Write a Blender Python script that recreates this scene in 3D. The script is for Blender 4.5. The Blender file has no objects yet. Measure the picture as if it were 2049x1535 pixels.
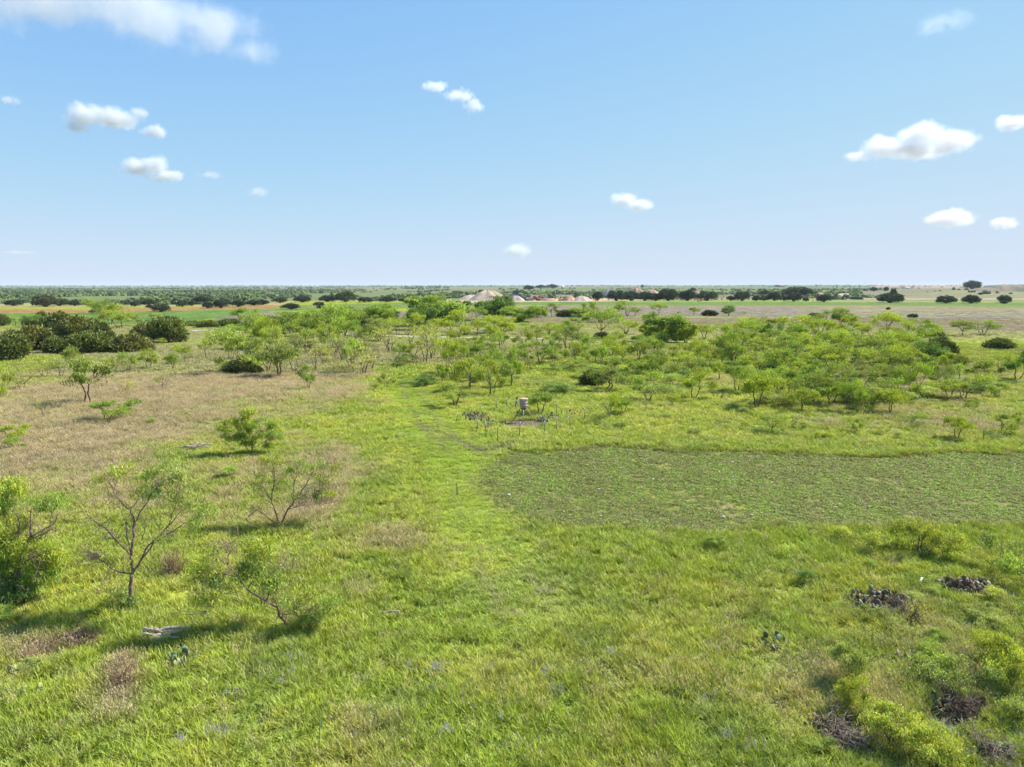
import bpy, math, random
import numpy as np
from mathutils import Vector, Matrix, Euler

R = math.radians
scene = bpy.context.scene
COL = scene.collection
rng = np.random.default_rng(7)
random.seed(7)

# ------------------------------------------------------------------ camera
CAM_H, PITCH, FPX, CX, CY = 13.0, R(7.77), 1421.0, 1024.5, 767.5
cam_d = bpy.data.cameras.new('camera'); cam = bpy.data.objects.new('camera', cam_d); COL.objects.link(cam)
cam_d.sensor_width = 36.0; cam_d.lens = 36.0 * FPX / 2049.0
cam_d.clip_start = 0.5; cam_d.clip_end = 60000
cam.location = (0, 0, CAM_H); cam.rotation_euler = (R(90) - PITCH, 0, 0)
scene.camera = cam

# ------------------------------------------------------------------ sky, sun, exposure
SUN_EL, SUN_AZ = R(44), math.atan2(0.90, 0.44)      # azimuth clockwise from +Y
w = bpy.data.worlds.new('World'); scene.world = w; w.use_nodes = True
nt = w.node_tree; bgn = nt.nodes['Background']
sky = nt.nodes.new('ShaderNodeTexSky'); sky.sky_type = 'NISHITA'; sky.sun_disc = False
sky.sun_elevation = SUN_EL; sky.sun_rotation = SUN_AZ
sky.air_density = 0.8; sky.dust_density = 0.0; sky.ozone_density = 4.0; sky.altitude = 1500
sepc = nt.nodes.new('ShaderNodeSeparateColor'); cmb = nt.nodes.new('ShaderNodeCombineColor'); nt.links.new(sky.outputs[0], sepc.inputs[0])
for i, (kk, top) in enumerate(((.51, 2.85), (.65, 3.15), (1.2, 3.76))):      # milky summer sky: top * (1 - exp(-kk * c)) softens the range of each channel
    prev = sepc.outputs[i]
    for op, val in (('MULTIPLY', -kk), ('EXPONENT', None), ('MULTIPLY', -top), ('ADD', top)):
        a_ = nt.nodes.new('ShaderNodeMath'); a_.operation = op; nt.links.new(prev, a_.inputs[0]); prev = a_.outputs[0]
        if val is not None: a_.inputs[1].default_value = val
    nt.links.new(prev, cmb.inputs[i])
nt.links.new(cmb.outputs[0], bgn.inputs[0]); bgn.inputs[1].default_value = 0.115
sd = bpy.data.lights.new('sun', 'SUN'); so = bpy.data.objects.new('sun', sd); COL.objects.link(so)
sd.energy = 4.0; sd.angle = R(3.2); sd.color = (1.0, 0.955, 0.88)
sdir = Vector((math.sin(SUN_AZ) * math.cos(SUN_EL), math.cos(SUN_AZ) * math.cos(SUN_EL), math.sin(SUN_EL)))
so.rotation_euler = sdir.to_track_quat('Z', 'Y').to_euler(); so.location = (0, 0, 80)
vs = scene.view_settings
vs.view_transform = 'Standard'; vs.look = 'None'; vs.exposure = 1.1; vs.gamma = 1.0; vs.use_curve_mapping = False
cy = scene.cycles
cy.use_denoising = True; cy.denoiser = 'OPENIMAGEDENOISE'; cy.denoising_input_passes = 'RGB_ALBEDO_NORMAL'; cy.denoising_prefilter = 'ACCURATE'
cy.max_bounces = 16; cy.diffuse_bounces = 3; cy.transmission_bounces = 3; cy.transparent_max_bounces = 8
cy.volume_bounces = 8; cy.volume_step_rate = 1.0; cy.volume_max_steps = 128

# ------------------------------------------------------------------ noise and projection helpers
def _h(ix, iy, s):
    n = (ix.astype(np.int64) * 374761393 + iy.astype(np.int64) * 668265263 + s * 1442695041) & 0xffffffff
    n = ((n ^ (n >> 13)) * 1274126177) & 0xffffffff
    return ((n ^ (n >> 16)) & 0xffff) / 65535.0
def vnoise(x, y, s=0):
    x = np.asarray(x, float); y = np.asarray(y, float)
    ix = np.floor(x); iy = np.floor(y); fx = x - ix; fy = y - iy
    fx = fx * fx * (3 - 2 * fx); fy = fy * fy * (3 - 2 * fy)
    a = _h(ix, iy, s); b = _h(ix + 1, iy, s); c = _h(ix, iy + 1, s); d = _h(ix + 1, iy + 1, s)
    return a + (b - a) * fx + (c - a) * fy + (a - b - c + d) * fx * fy
def fbm(x, y, s=0, o=4):
    x = np.asarray(x, float); y = np.asarray(y, float)
    t = 0; a = 0.5; tot = 0
    for k in range(o):
        t = t + a * vnoise(x * 2 ** k + 17.3 * k, y * 2 ** k - 9.1 * k, s + k); tot += a; a *= 0.5
    return t / tot
def sst(a, b, x):
    t = np.clip((x - a) / (b - a), 0, 1); return t * t * (3 - 2 * t)
def terrain(x, y):
    x = np.asarray(x, float); y = np.asarray(y, float)
    u = x / np.maximum(y, 60)
    z = 0.35 * (fbm(x / 14, y / 14, 3, 3) - 0.5) * sst(0, 30, y)
    far = sst(700, 5200, y)
    z = z + far * (2.0 + 15.0 * sst(-0.45, 0.05, u)) + sst(5200, 9200, y) * (14 - 11 * sst(-0.45, 0.05, u))
    z = z + sst(800, 2500, y) * 9.0 * (fbm(x / 900, y / 1300, 8, 3) - 0.5)
    z = z + 6.5 * sst(720, 1250, y) * sst(0.38, 0.62, u) * (1 - sst(1500, 3000, y))
    return z
CP, SP = math.cos(PITCH), math.sin(PITCH)
def ray(px, py):
    u = (px - CX) / FPX; v = -(py - CY) / FPX
    return Vector((u, CP + v * SP, -SP + v * CP))
def at(px, py):
    """ground point seen at a photo pixel"""
    d = ray(px, py)
    if py < 574.2: d = ray(px, 574.2)
    t = -CAM_H / d.z
    if t * d.y < 650:
        for _ in range(3):
            p = d * t; t = (float(terrain(p.x, p.y)) - CAM_H) / d.z
    else:
        ts = np.geomspace(400, 9000, 400); P = np.outer(ts, np.array(d))
        z = CAM_H + P[:, 2] - terrain(P[:, 0], P[:, 1]); k = np.where(z < 0)[0]
        t = ts[k[0]] if len(k) else 8800
    p = d * t
    return Vector((p.x, p.y, float(terrain(p.x, p.y))))
def atY(px, py, Y):
    d = ray(px, py); t = Y / d.y
    return Vector((d.x * t, Y, CAM_H + d.z * t))
def mpp(p):   # metres per photo pixel at a point
    return (p.y * CP + (CAM_H - p.z) * SP) / FPX
def img(x, y, z=0.0):
    dz = z - CAM_H; f = np.maximum(y * CP - dz * SP, 1.0); uu = y * SP + dz * CP
    return CX + FPX * x / f, CY - FPX * uu / f

# ------------------------------------------------------------------ mesh helpers
def mesh_np(name, V, F, mats, cols=None, smooth=False, matidx=None):
    """V (n,3); F list of arrays of equal-size faces"""
    me = bpy.data.meshes.new(name)
    V = np.asarray(V, np.float32); me.vertices.add(len(V)); me.vertices.foreach_set('co', V.ravel())
    Fs = [np.asarray(f, np.int32) for f in F if len(f)]
    tot = sum(f.size for f in Fs); nf = sum(len(f) for f in Fs)
    me.loops.add(tot); me.polygons.add(nf)
    me.loops.foreach_set('vertex_index', np.concatenate([f.ravel() for f in Fs]))
    ls = []; o = 0
    for f in Fs:
        ls.append(o + np.arange(len(f)) * f.shape[1]); o += f.size
    me.polygons.foreach_set('loop_start', np.concatenate(ls).astype(np.int32))
    if smooth: me.polygons.foreach_set('use_smooth', np.ones(nf, bool))
    for m in (mats if isinstance(mats, (list, tuple)) else [mats]): me.materials.append(m)
    if matidx is not None: me.polygons.foreach_set('material_index', np.asarray(matidx, np.int32))
    if cols is not None:
        a = me.color_attributes.new('Col', 'FLOAT_COLOR', 'POINT')
        c = np.ones((len(V), 4), np.float32); c[:, :3] = cols; a.data.foreach_set('color', c.ravel())
    me.update(calc_edges=True); me.validate()
    return me
class MB:
    """gathers triangles and quads"""
    def __init__(s): s.v = []; s.q = []; s.t = []; s.c = []; s.n = 0
    def add(s, v, q=None, t=None, c=(1, 1, 1)):
        v = np.asarray(v, float).reshape(-1, 3)
        if q is not None and len(q): s.q.append(np.asarray(q) + s.n)
        if t is not None and len(t): s.t.append(np.asarray(t) + s.n)
        s.v.append(v); c = np.asarray(c, float)
        s.c.append(np.broadcast_to(c, (len(v), 3)) if c.ndim == 1 else c); s.n += len(v)
    def tube(s, pts, rad, sides=5, c=(1, 1, 1), cap=True):
        P = np.asarray(pts, float); n = len(P); rad = np.broadcast_to(np.asarray(rad, float), (n,))
        T = np.gradient(P, axis=0); T /= np.linalg.norm(T, axis=1)[:, None] + 1e-9
        ref = np.array([0.31, 0.2, 0.93]) if abs(T[0][2]) < 0.9 else np.array([1, 0.1, 0])
        A = np.cross(T, ref); A /= np.linalg.norm(A, axis=1)[:, None] + 1e-9; B = np.cross(T, A)
        th = np.arange(sides) * 2 * math.pi / sides
        V = P[:, None, :] + rad[:, None, None] * (np.cos(th)[None, :, None] * A[:, None, :] + np.sin(th)[None, :, None] * B[:, None, :])
        i = np.arange(n - 1)[:, None] * sides; j = np.arange(sides)[None, :]; j2 = (j + 1) % sides
        q = np.stack([i + j, i + j2, i + sides + j2, i + sides + j], -1).reshape(-1, 4)
        V = V.reshape(-1, 3); t = []
        if cap:
            V = np.vstack([V, P[0], P[-1]]); a, b = n * sides, n * sides + 1
            for k in range(sides):
                t.append((a, (k + 1) % sides, k)); t.append((b, (n - 1) * sides + k, (n - 1) * sides + (k + 1) % sides))
        s.add(V, q, t, c)
    def box(s, c0, size, M=None, c=(1, 1, 1)):
        x, y, z = [k / 2 for k in size]
        V = np.array([(-x, -y, -z), (x, -y, -z), (x, y, -z), (-x, y, -z), (-x, -y, z), (x, -y, z), (x, y, z), (-x, y, z)])
        if M is not None: V = V @ np.array(M.to_3x3()).T
        s.add(V + np.array(c0), [(0, 3, 2, 1), (4, 5, 6, 7), (0, 1, 5, 4), (1, 2, 6, 5), (2, 3, 7, 6), (3, 0, 4, 7)], c=c)
    def lathe(s, prof, sides=24, c=(1, 1, 1), org=(0, 0, 0)):
        th = np.arange(sides) * 2 * math.pi / sides
        V = np.array([[(r * math.cos(a), r * math.sin(a), z) for a in th] for r, z in prof]).reshape(-1, 3) + np.array(org)
        q = [(i * sides + j, i * sides + (j + 1) % sides, (i + 1) * sides + (j + 1) % sides, (i + 1) * sides + j) for i in range(len(prof) - 1) for j in range(sides)]
        s.add(V, q, c=c)
    def mesh(s, name, mat, smooth=False):
        V = np.vstack(s.v); C = np.vstack(s.c); F = []
        if s.q: F.append(np.vstack([np.asarray(a).reshape(-1, 4) for a in s.q]))
        if s.t: F.append(np.vstack([np.asarray(a).reshape(-1, 3) for a in s.t]))
        return mesh_np(name, V, F, mat, C, smooth)
def obj(name, me, parent=None, loc=None, rot=None, scl=None):
    o = bpy.data.objects.new(name, me); COL.objects.link(o)
    if parent: o.parent = parent
    if loc is not None: o.location = loc
    if rot is not None: o.rotation_euler = rot
    if scl is not None: o.scale = scl
    return o
def tag(o, label=None, cat=None, group=None, kind=None):
    if label: o['label'] = label
    if cat: o['category'] = cat
    if group: o['group'] = group
    if kind: o['kind'] = kind
    return o
def thing(name, loc, label, cat, group=None, rot=None):
    return tag(obj(name, None, loc=loc, rot=rot), label, cat, group)

# ------------------------------------------------------------------ materials
def newmat(name):
    m = bpy.data.materials.new(name); m.use_nodes = True; t = m.node_tree
    for n in list(t.nodes): t.nodes.remove(n)
    out = t.nodes.new('ShaderNodeOutputMaterial'); return m, t, out
def N(t, typ, **kw):
    n = t.nodes.new(typ)
    for k, v in kw.items(): setattr(n, k, v)
    return n
def mathn(t, op, a, b=None, c=None, clamp=False):
    n = N(t, 'ShaderNodeMath', operation=op); n.use_clamp = clamp
    for i, v in enumerate((a, b, c)):
        if v is None: continue
        if isinstance(v, (int, float)): n.inputs[i].default_value = v
        else: t.links.new(v, n.inputs[i])
    return n.outputs[0]
def mixc(t, fac, a, b, mode='MIX'):
    n = N(t, 'ShaderNodeMix', data_type='RGBA', blend_type=mode)
    for i, v in ((0, fac), (6, a), (7, b)):
        if isinstance(v, (int, float)): n.inputs[i].default_value = v
        elif isinstance(v, tuple): n.inputs[i].default_value = (*v, 1)
        else: t.links.new(v, n.inputs[i])
    return n.outputs[2]
def ramp(t, src, stops):
    n = N(t, 'ShaderNodeValToRGB'); e = n.color_ramp.elements
    while len(e) < len(stops): e.new(0.5)
    for k, (p, c) in zip(e, stops): k.position = p; k.color = (*c, 1) if len(c) == 3 else c
    t.links.new(src, n.inputs[0]); return n.outputs[0]
def leaf_mat(name, instanced=False, trans=0.38, rough=0.6, spec=0.25, up=0.4):
    m, t, out = newmat(name)
    at1 = N(t, 'ShaderNodeAttribute', attribute_name='Col')
    if instanced:
        a2 = N(t, 'ShaderNodeAttribute', attribute_name='tint', attribute_type='INSTANCER'); tint = a2.outputs['Color']
    else:
        oi = N(t, 'ShaderNodeObjectInfo'); tint = oi.outputs['Color']
    c = mixc(t, 1.0, at1.outputs['Color'], tint, 'MULTIPLY')
    d = N(t, 'ShaderNodeBsdfDiffuse'); tr = N(t, 'ShaderNodeBsdfTranslucent'); g = N(t, 'ShaderNodeBsdfGlossy')
    g.inputs['Roughness'].default_value = rough
    t.links.new(c, d.inputs['Color'])
    ge = N(t, 'ShaderNodeNewGeometry'); nm = N(t, 'ShaderNodeMix', data_type='VECTOR'); nm.inputs[0].default_value = up; nm.inputs[5].default_value = (0, 0, 1)
    t.links.new(ge.outputs['Normal'], nm.inputs[4]); nn = N(t, 'ShaderNodeVectorMath', operation='NORMALIZE'); t.links.new(nm.outputs[1], nn.inputs[0]); t.links.new(nn.outputs[0], d.inputs['Normal'])
    ct = mixc(t, 1.0, c, (1.25, 1.15, 0.5), 'MULTIPLY'); t.links.new(ct, tr.inputs['Color'])
    mx = N(t, 'ShaderNodeMixShader'); mx.inputs[0].default_value = trans
    t.links.new(d.outputs[0], mx.inputs[1]); t.links.new(tr.outputs[0], mx.inputs[2])
    m2 = N(t, 'ShaderNodeMixShader'); m2.inputs[0].default_value = 0.04 * spec / 0.25
    t.links.new(mx.outputs[0], m2.inputs[1]); t.links.new(g.outputs[0], m2.inputs[2])
    t.links.new(m2.outputs[0], out.inputs[0])
    return m
def solid(name, col, rough=0.8, metal=0.0, var=0.25, scale=6.0, bump=0.0, usecol=False, col2=None):
    m, t, out = newmat(name); b = N(t, 'ShaderNodeBsdfPrincipled'); t.links.new(b.outputs[0], out.inputs[0])
    tc = N(t, 'ShaderNodeTexCoord'); no = N(t, 'ShaderNodeTexNoise'); no.inputs['Scale'].default_value = scale; no.inputs['Detail'].default_value = 6
    t.links.new(tc.outputs['Object'], no.inputs['Vector'])
    c2 = col2 or tuple(k * (1 - var) for k in col); c1 = col if col2 else tuple(min(1, k * (1 + var)) for k in col)
    c = ramp(t, no.outputs[0], [(0.35, c2), (0.65, c1)])
    if usecol:
        a = N(t, 'ShaderNodeAttribute', attribute_name='Col'); c = mixc(t, 1.0, c, a.outputs['Color'], 'MULTIPLY')
    t.links.new(c, b.inputs['Base Color']); b.inputs['Roughness'].default_value = rough; b.inputs['Metallic'].default_value = metal
    if bump:
        bp = N(t, 'ShaderNodeBump'); bp.inputs['Strength'].default_value = bump; t.links.new(no.outputs[0], bp.inputs['Height']); t.links.new(bp.outputs[0], b.inputs['Normal'])
    return m
M_LEAF = leaf_mat('mesquite_leaf', up=.18)
M_JUN = leaf_mat('juniper_leaf', trans=0.2, up=.25)
M_GRASS = leaf_mat('grass_blade', instanced=True, trans=0.3, up=.6)
M_SCRUB = leaf_mat('far_scrub_leaf', instanced=True, trans=0.2)
M_BARK = solid('bark', (0.12, 0.085, 0.065), 0.9, var=0.45, scale=9, bump=0.6, usecol=True)
M_DEAD = solid('weathered_wood', (0.37, 0.30, 0.235), 0.9, var=0.3, scale=12, bump=0.5, usecol=True)
M_PAD = solid('cactus_pad', (0.5, 0.5, 0.5), 0.55, var=0.2, scale=14, usecol=True)
M_STEEL = solid('post_green_paint', (0.05, 0.085, 0.05), 0.6, var=0.3, scale=15)
M_WHITE = solid('white_paint', (0.78, 0.78, 0.75), 0.5, var=0.1, scale=10)
M_TEAL = solid('teal_paint', (0.03, 0.22, 0.20), 0.5, var=0.2, scale=6)
M_GALV = solid('galvanised_pole', (0.50, 0.49, 0.47), 0.45, 0.3, var=0.15, scale=8)
M_OLIVE = solid('olive_leg_paint', (0.42, 0.40, 0.20), 0.6, var=0.25, scale=8)
M_DARK = solid('dark_steel', (0.03, 0.03, 0.03), 0.6, var=0.3, scale=8)
M_ROCK = solid('limestone', (0.55, 0.52, 0.44), 0.9, var=0.18, scale=5, bump=0.4)

# ------------------------------------------------------------------ the ground: colours laid out in world metres
G1 = np.array((0.295, 0.378, 0.028)); G2 = np.array((0.390, 0.435, 0.050)); G3 = np.array((0.215, 0.300, 0.034))
DRY = np.array((0.37, 0.315, 0.190)); PINK = np.array((0.335, 0.255, 0.190))
BL = [(250,900,420,110,.28),(420,1020,260,90,.18),(200,1400,400,120,.15),(1650,1200,500,120,.06),(1000,1300,350,150,-.12),
 (640,715,240,28,.55),(850,705,140,18,.5),(1180,700,200,20,.4),(1000,735,90,18,.12),(1750,760,260,30,.3),(300,700,250,20,.5),(1900,720,120,20,.3),(500,1450,300,70,.12),(1900,1300,250,200,.04),
   # dryness blobs px, py, rx, ry, weight
 (60,800,330,75,.42),(330,770,260,60,.38),(600,740,230,48,.62),(80,870,260,60,.22),(1060,700,260,26,.55),(1650,745,300,50,.22),
 (1780,850,330,30,.32),(95,1300,110,45,.62),(250,1360,45,50,.55),(340,1140,42,45,.60),(720,1180,50,40,.35),(640,1000,70,60,.35),
 (1510,1100,90,30,.30),(230,1430,70,40,.4),(800,1080,70,40,.3),(1500,1180,60,50,.15),(30,1130,200,250,-.1),(1780,740,200,60,.1),(480,1200,80,60,.2),
 (1700,1300,120,90,-.06),(1850,1400,150,100,.02),(100,980,160,60,.2),(850,1420,200,90,.08),
 (815,765,50,32,-.95),(860,860,120,60,-.35),(900,950,110,110,-.35),(1110,885,190,18,-.8),(960,870,40,22,-.6),(1020,1200,330,170,-.22),
 (150,1200,170,60,-.3),(600,850,200,50,-.12),(1330,850,230,40,-.30),(1180,740,140,30,-.3),(1500,890,500,14,-.5),(430,912,90,22,-.5),
 (1290,1085,300,18,-.5),(1560,1250,120,120,-.2),(1100,1500,300,80,-.1)]
def blob(px, py, cx, cy, rx, ry):
    return np.exp(-(((px - cx) / rx) ** 2 + ((py - cy) / ry) ** 2))
PLOT = [(1010,905),(965,935),(958,965),(985,1005),(1050,1043),(1120,1055),(1240,1060),(1340,1072),(1420,1075),(1540,1062),(1640,1060),(1800,1052),(2000,1058),(2400,1062),
        (2400,912),(2049,908),(1850,910),(1700,912),(1500,903),(1380,905),(1260,897),(1180,893),(1150,904),(1080,905)]
def polydist(x, y, poly):
    P = np.array(poly); n = len(P); d = np.full(x.shape, 1e9); ins = np.zeros(x.shape, bool)
    for i in range(n):
        a = P[i]; b = P[(i + 1) % n]; e = b - a
        t = np.clip(((x - a[0]) * e[0] + (y - a[1]) * e[1]) / (e @ e), 0, 1)
        d = np.minimum(d, np.hypot(x - a[0] - t * e[0], y - a[1] - t * e[1]))
        c = ((a[1] > y) != (b[1] > y)) & (x < e[0] * (y - a[1]) / (e[1] + 1e-12) + a[0]); ins ^= c
    return np.where(ins, d, -d)
def world2(p): q = at(*p); return (q.x, q.y)
PLOTW = [world2(p) for p in PLOT]
LANEW = [world2(p) for p in ((765,728),(800,745),(822,765),(826,790),(842,820),(862,850),(895,880),(928,910),(940,950),(945,1000),(965,1060),(1000,1130),(1040,1210))]
def polylined(x, y, poly):
    P = np.array(poly); d = np.full(x.shape, 1e9)
    for a, b in zip(P[:-1], P[1:]):
        e = b - a; t = np.clip(((x - a[0]) * e[0] + (y - a[1]) * e[1]) / (e @ e), 0, 1); d = np.minimum(d, np.hypot(x - a[0] - t * e[0], y - a[1] - t * e[1]))
    return d
BEDS = [(1758,1214,62,26),(1938,1182,64,22),(1690,1480,60,40),(1915,1430,80,45),(1990,1515,60,30),(950,836,26,9),(150,1290,40,16),(1240,1000,1,1)]
BANDS = [  # colour, [(px, top, bottom)], softness px, weight, noise amount
 ((0.30,0.25,0.165), [(-400,650,712),(1000,650,712),(1500,650,690),(2500,650,690)], 10, .55, 10),
 ((0.275,0.235,0.19), [(430,624,643),(800,624,642),(1100,611,634),(1500,610,634),(1700,611,640),(2500,620,640)], 1.8, .95, 2),
 ((0.22,0.25,0.10), [(-400,700,701),(440,700,701),(460,640,652),(1000,640,652),(1001,700,701),(2500,700,701)], 3, .6, 3),
 ((0.265,0.205,0.165), [(1050,634,646),(1300,635,650),(1600,636,652),(2049,640,664),(2500,642,668)], 3, .8, 3),
 ((0.30,0.28,0.15), [(1600,612,626),(2500,618,634)], 4, .75, 4),
 ((0.15,0.26,0.055), [(-400,628,652),(350,621,648),(520,613,624),(800,606,617),(1000,603,611),(1700,603,611),(2500,609,622)], 1.2, .95, 1.5),
 ((0.42,0.36,0.17), [(-400,611,619),(560,603,611),(600,603,604),(2500,603,604)], 1, .9, 1),
 ((0.40,0.23,0.105), [(-400,618,627),(160,619,627),(540,611,618),(580,613,614),(2500,613,614)], 1.6, .9, 2),
 ((0.17,0.21,0.09), [(-400,576,609),(500,574,603),(900,572,600),(1500,560,601),(1680,560,596),(2500,560,575)], 1.5, .9, 2),
 ((0.24,0.22,0.14), [(-400,590,591),(900,590,591),(1690,588,602),(1800,580,603),(2500,578,608)], 1.5, .85, 2),
 ((0.44,0.29,0.18), [(1700,570,571),(1750,574,579.5),(2049,576,584),(2500,577,586)], 1, .8, 1),
 ((0.27,0.25,0.16), [(-400,574,575),(500,576,579),(750,577,583),(1000,580,583),(1400,573,577),(1700,571,575),(2500,571,575)], 1, .75, 1.5),
 ((0.58,0.43,0.27), [(860,599,600),(905,601,605),(960,598,605),(1200,596,603),(1260,596,602),(1330,598,599)], .8, .95, .6),
]
def zones(x, y):
    px, py = img(x, y)
    n1 = fbm(x / 7, y / 11, 11); n2 = fbm(x / 2.2, y / 3.2, 12, 3); n3 = fbm(x / 30, y / 45, 13)
    d = 0.10 + 1.0 * (n1 - 0.5) + 0.7 * (n3 - 0.5) + 0.7 * (n2 - 0.5)
    for cx, cyy, rx, ry, wt in BL: d = d + wt * 1.35 * blob(px, py, cx, cyy, rx, ry)
    d = np.clip(d, 0, 1)
    k = sst(0.3, 0.7, n2)[:, None]; c = G1 * (1 - k) + G2 * k
    k = (sst(0.55, 0.75, fbm(x / 3, y / 4, 15)) * 0.6)[:, None]; c = c * (1 - k) + G3 * k
    k = sst(0.4, 0.6, fbm(x / 5, y / 5, 19, 2))[:, None]; dc = DRY * (1 - k) + PINK * k
    k = (sst(0.15, 1.0, d) * 0.62)[:, None]; c = c * (1 - k) + dc * k
    ld = polylined(x, y, LANEW); k = ((1 - sst(1.2, 3.4, ld + 1.5 * (n2 - .5))) * .5 * (1 - .75 * sst(930, 1150, py)))[:, None]
    c = c * (1 - k) + np.array((.27, .37, .035)) * k; d = d * (1 - k[:, 0])
    rut = np.exp(-((ld - .95) / .28) ** 2) * sst(0.3, .7, fbm(x / 2, y / 5, 23, 2)) * .55; c = c * (1 - rut[:, None]) + np.array((.26, .23, .12)) * rut[:, None]
    pd = polydist(x, y, PLOTW) + 1.8 * (n2 - 0.5) + 1.2 * (n1 - .5); plot = sst(-.7, 1.1, pd)
    k = (.6 * np.exp(-((pd + 2.2) / 2.2) ** 2))[:, None]; c = c * (1 - k) + np.array((.29, .385, .03)) * k
    k = plot[:, None]; pn = sst(0.42, 0.66, fbm(x / 1.6, y / 2.6, 31, 4) + 0.25 * (fbm(x / 8, y / 8, 33, 2) - 0.5))[:, None]
    pc = np.array((0.215, 0.235, 0.048)) * (1 - pn) + np.array((0.265, 0.225, 0.095)) * pn
    c = c * (1 - k) + pc * k
    soil = 1.0 * sst(0.3, 0.7, blob(px, py, 1052, 849, 50, 9) + 0.5 * (n2 - 0.5))
    for bx, by, brx, bry in BEDS: soil = soil + .85 * sst(.35, .7, blob(px, py, bx, by, brx, bry) + .5 * (n2 - .5)) + 0.12 * blob(px, py, 985, 898, 60, 9) * sst(0.4, .6, n2)
    soil = soil + 0.55 * np.exp(-((py - (860 + (px - 860) * 0.42)) / 5) ** 2) * sst(820, 850, px) * (1 - sst(960, 1000, px))
    soil = np.clip(soil, 0, 1)
    k = soil[:, None]; c = c * (1 - k) + np.array((0.19, 0.145, 0.115)) * k
    wob = fbm(x / 60, y / 60, 41) - 0.5; wob2 = fbm(x / 18, y / 30, 42) - 0.5
    farm = sst(150, 200, y)
    pr = py + 0.0
    for col, pts, soft, wt, na in BANDS:
        P = np.array(pts, float); top = np.interp(px, P[:, 0], P[:, 1]); bot = np.interp(px, P[:, 0], P[:, 2])
        pv = pr + na * (wob * 1.6 + wob2)
        m = wt * sst(top - soft, top + soft, pv) * (1 - sst(bot - soft, bot + soft, pv)) * farm
        if P[0, 0] > -300: m = m * (px > P[0, 0])
        var = 0.82 + 0.36 * fbm(x / 6, y / 25, 44, 3)
        k = m[:, None]; c = c * (1 - k) + np.array(col) * var[:, None] * k
    return c, d, plot, soil, px, py

def build_ground():
    nr, nc = 680, 460
    yy = np.geomspace(15, 9300, nr) - 25; uu = np.linspace(-1.25, 1.25, nc)
    Y, U = np.meshgrid(yy, uu, indexing='ij'); X = U * (Y + 40)
    x, y = X.ravel(), Y.ravel(); z = terrain(x, y)
    c, *_ = zones(x, np.maximum(y, 4))
    i = (np.arange(nr - 1)[:, None] * nc + np.arange(nc - 1)[None, :])
    q = np.stack([i, i + 1, i + nc + 1, i + nc], -1).reshape(-1, 4)
    m, t, out = newmat('meadow_ground'); b = N(t, 'ShaderNodeBsdfPrincipled'); b.inputs['Roughness'].default_value = 0.95
    b.inputs['Specular IOR Level'].default_value = 0.1
    geo = N(t, 'ShaderNodeNewGeometry'); a = N(t, 'ShaderNodeAttribute', attribute_name='Col')
    def noise(s, det=4, stretch=None):
        n = N(t, 'ShaderNodeTexNoise'); n.inputs['Scale'].default_value = s; n.inputs['Detail'].default_value = det
        if stretch:
            mp = N(t, 'ShaderNodeMapping'); mp.inputs['Scale'].default_value = stretch; t.links.new(geo.outputs['Position'], mp.inputs[0]); t.links.new(mp.outputs[0], n.inputs['Vector'])
        else: t.links.new(geo.outputs['Position'], n.inputs['Vector'])
        return n.outputs[0]
    f = noise(5.0, 8); f2 = noise(0.9, 6); f3 = noise(0.12, 6, (1, .45, 1))
    c1 = mixc(t, 1.0, a.outputs['Color'], ramp(t, f, [(0.32, (0.42, 0.40, 0.42)), (0.62, (1.12, 1.1, 1.05))]), 'MULTIPLY')
    c2 = mixc(t, 1.0, c1, ramp(t, f2, [(0.35, (0.78, 0.80, 0.82)), (0.65, (1.1, 1.1, 1.0))]), 'MULTIPLY')
    c3 = mixc(t, 1.0, c2, ramp(t, f3, [(0.36, (0.80, 0.83, 0.84)), (0.64, (1.12, 1.1, 1.04))]), 'MULTIPLY')
    t.links.new(c3, b.inputs['Base Color'])
    bp = N(t, 'ShaderNodeBump'); bp.inputs['Strength'].default_value = 0.8; bp.inputs['Distance'].default_value = 0.08
    t.links.new(f, bp.inputs['Height']); t.links.new(bp.outputs[0], b.inputs['Normal']); t.links.new(b.outputs[0], out.inputs[0])
    me = mesh_np('ground', np.stack([x, y, z], 1), [q], m, c, smooth=True)
    tag(obj('ground', me), 'rolling meadow ground running out to the horizon', None, None, 'structure')
build_ground()

def build_track():
    pts = [(380,661),(600,666),(820,672.5),(900,674.5),(1100,679),(1400,684),(1700,690),(2000,697),(2350,705)]
    W = [at(*p) for p in pts]; xs = np.array([p.x for p in W]); ys = np.array([p.y for p in W])
    s = np.linspace(0, len(W) - 1, 160); X = np.interp(s, range(len(W)), xs); Y = np.interp(s, range(len(W)), ys) + 1.2 * np.sin(s * 2.1)
    V = []
    for k in range(len(s)):
        wd = (2.0 if (X[k] > 55 or -33 < X[k] < -14) else 0.9) + 0.5 * math.sin(k * 0.9) + 0.3 * math.sin(k * 2.3)
        for o in (-wd, -wd * .4, wd * .4, wd):
            V.append((X[k], Y[k] + o, float(terrain(X[k], Y[k] + o)) + 0.03 + (0.03 if abs(o) < wd * .9 else -0.02)))
    q = [(4 * k + j, 4 * k + 4 + j, 4 * k + 5 + j, 4 * k + 1 + j) for k in range(len(s) - 1) for j in range(3)]
    me = mesh_np('gravel_track', V, [q], solid('caliche_gravel', (0.56, 0.52, 0.45), 0.95, var=0.2, scale=0.7), smooth=True)
    tag(obj('gravel_track', me), 'pale gravel track crossing behind the mesquites', None, None, 'structure')
build_track()

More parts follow.
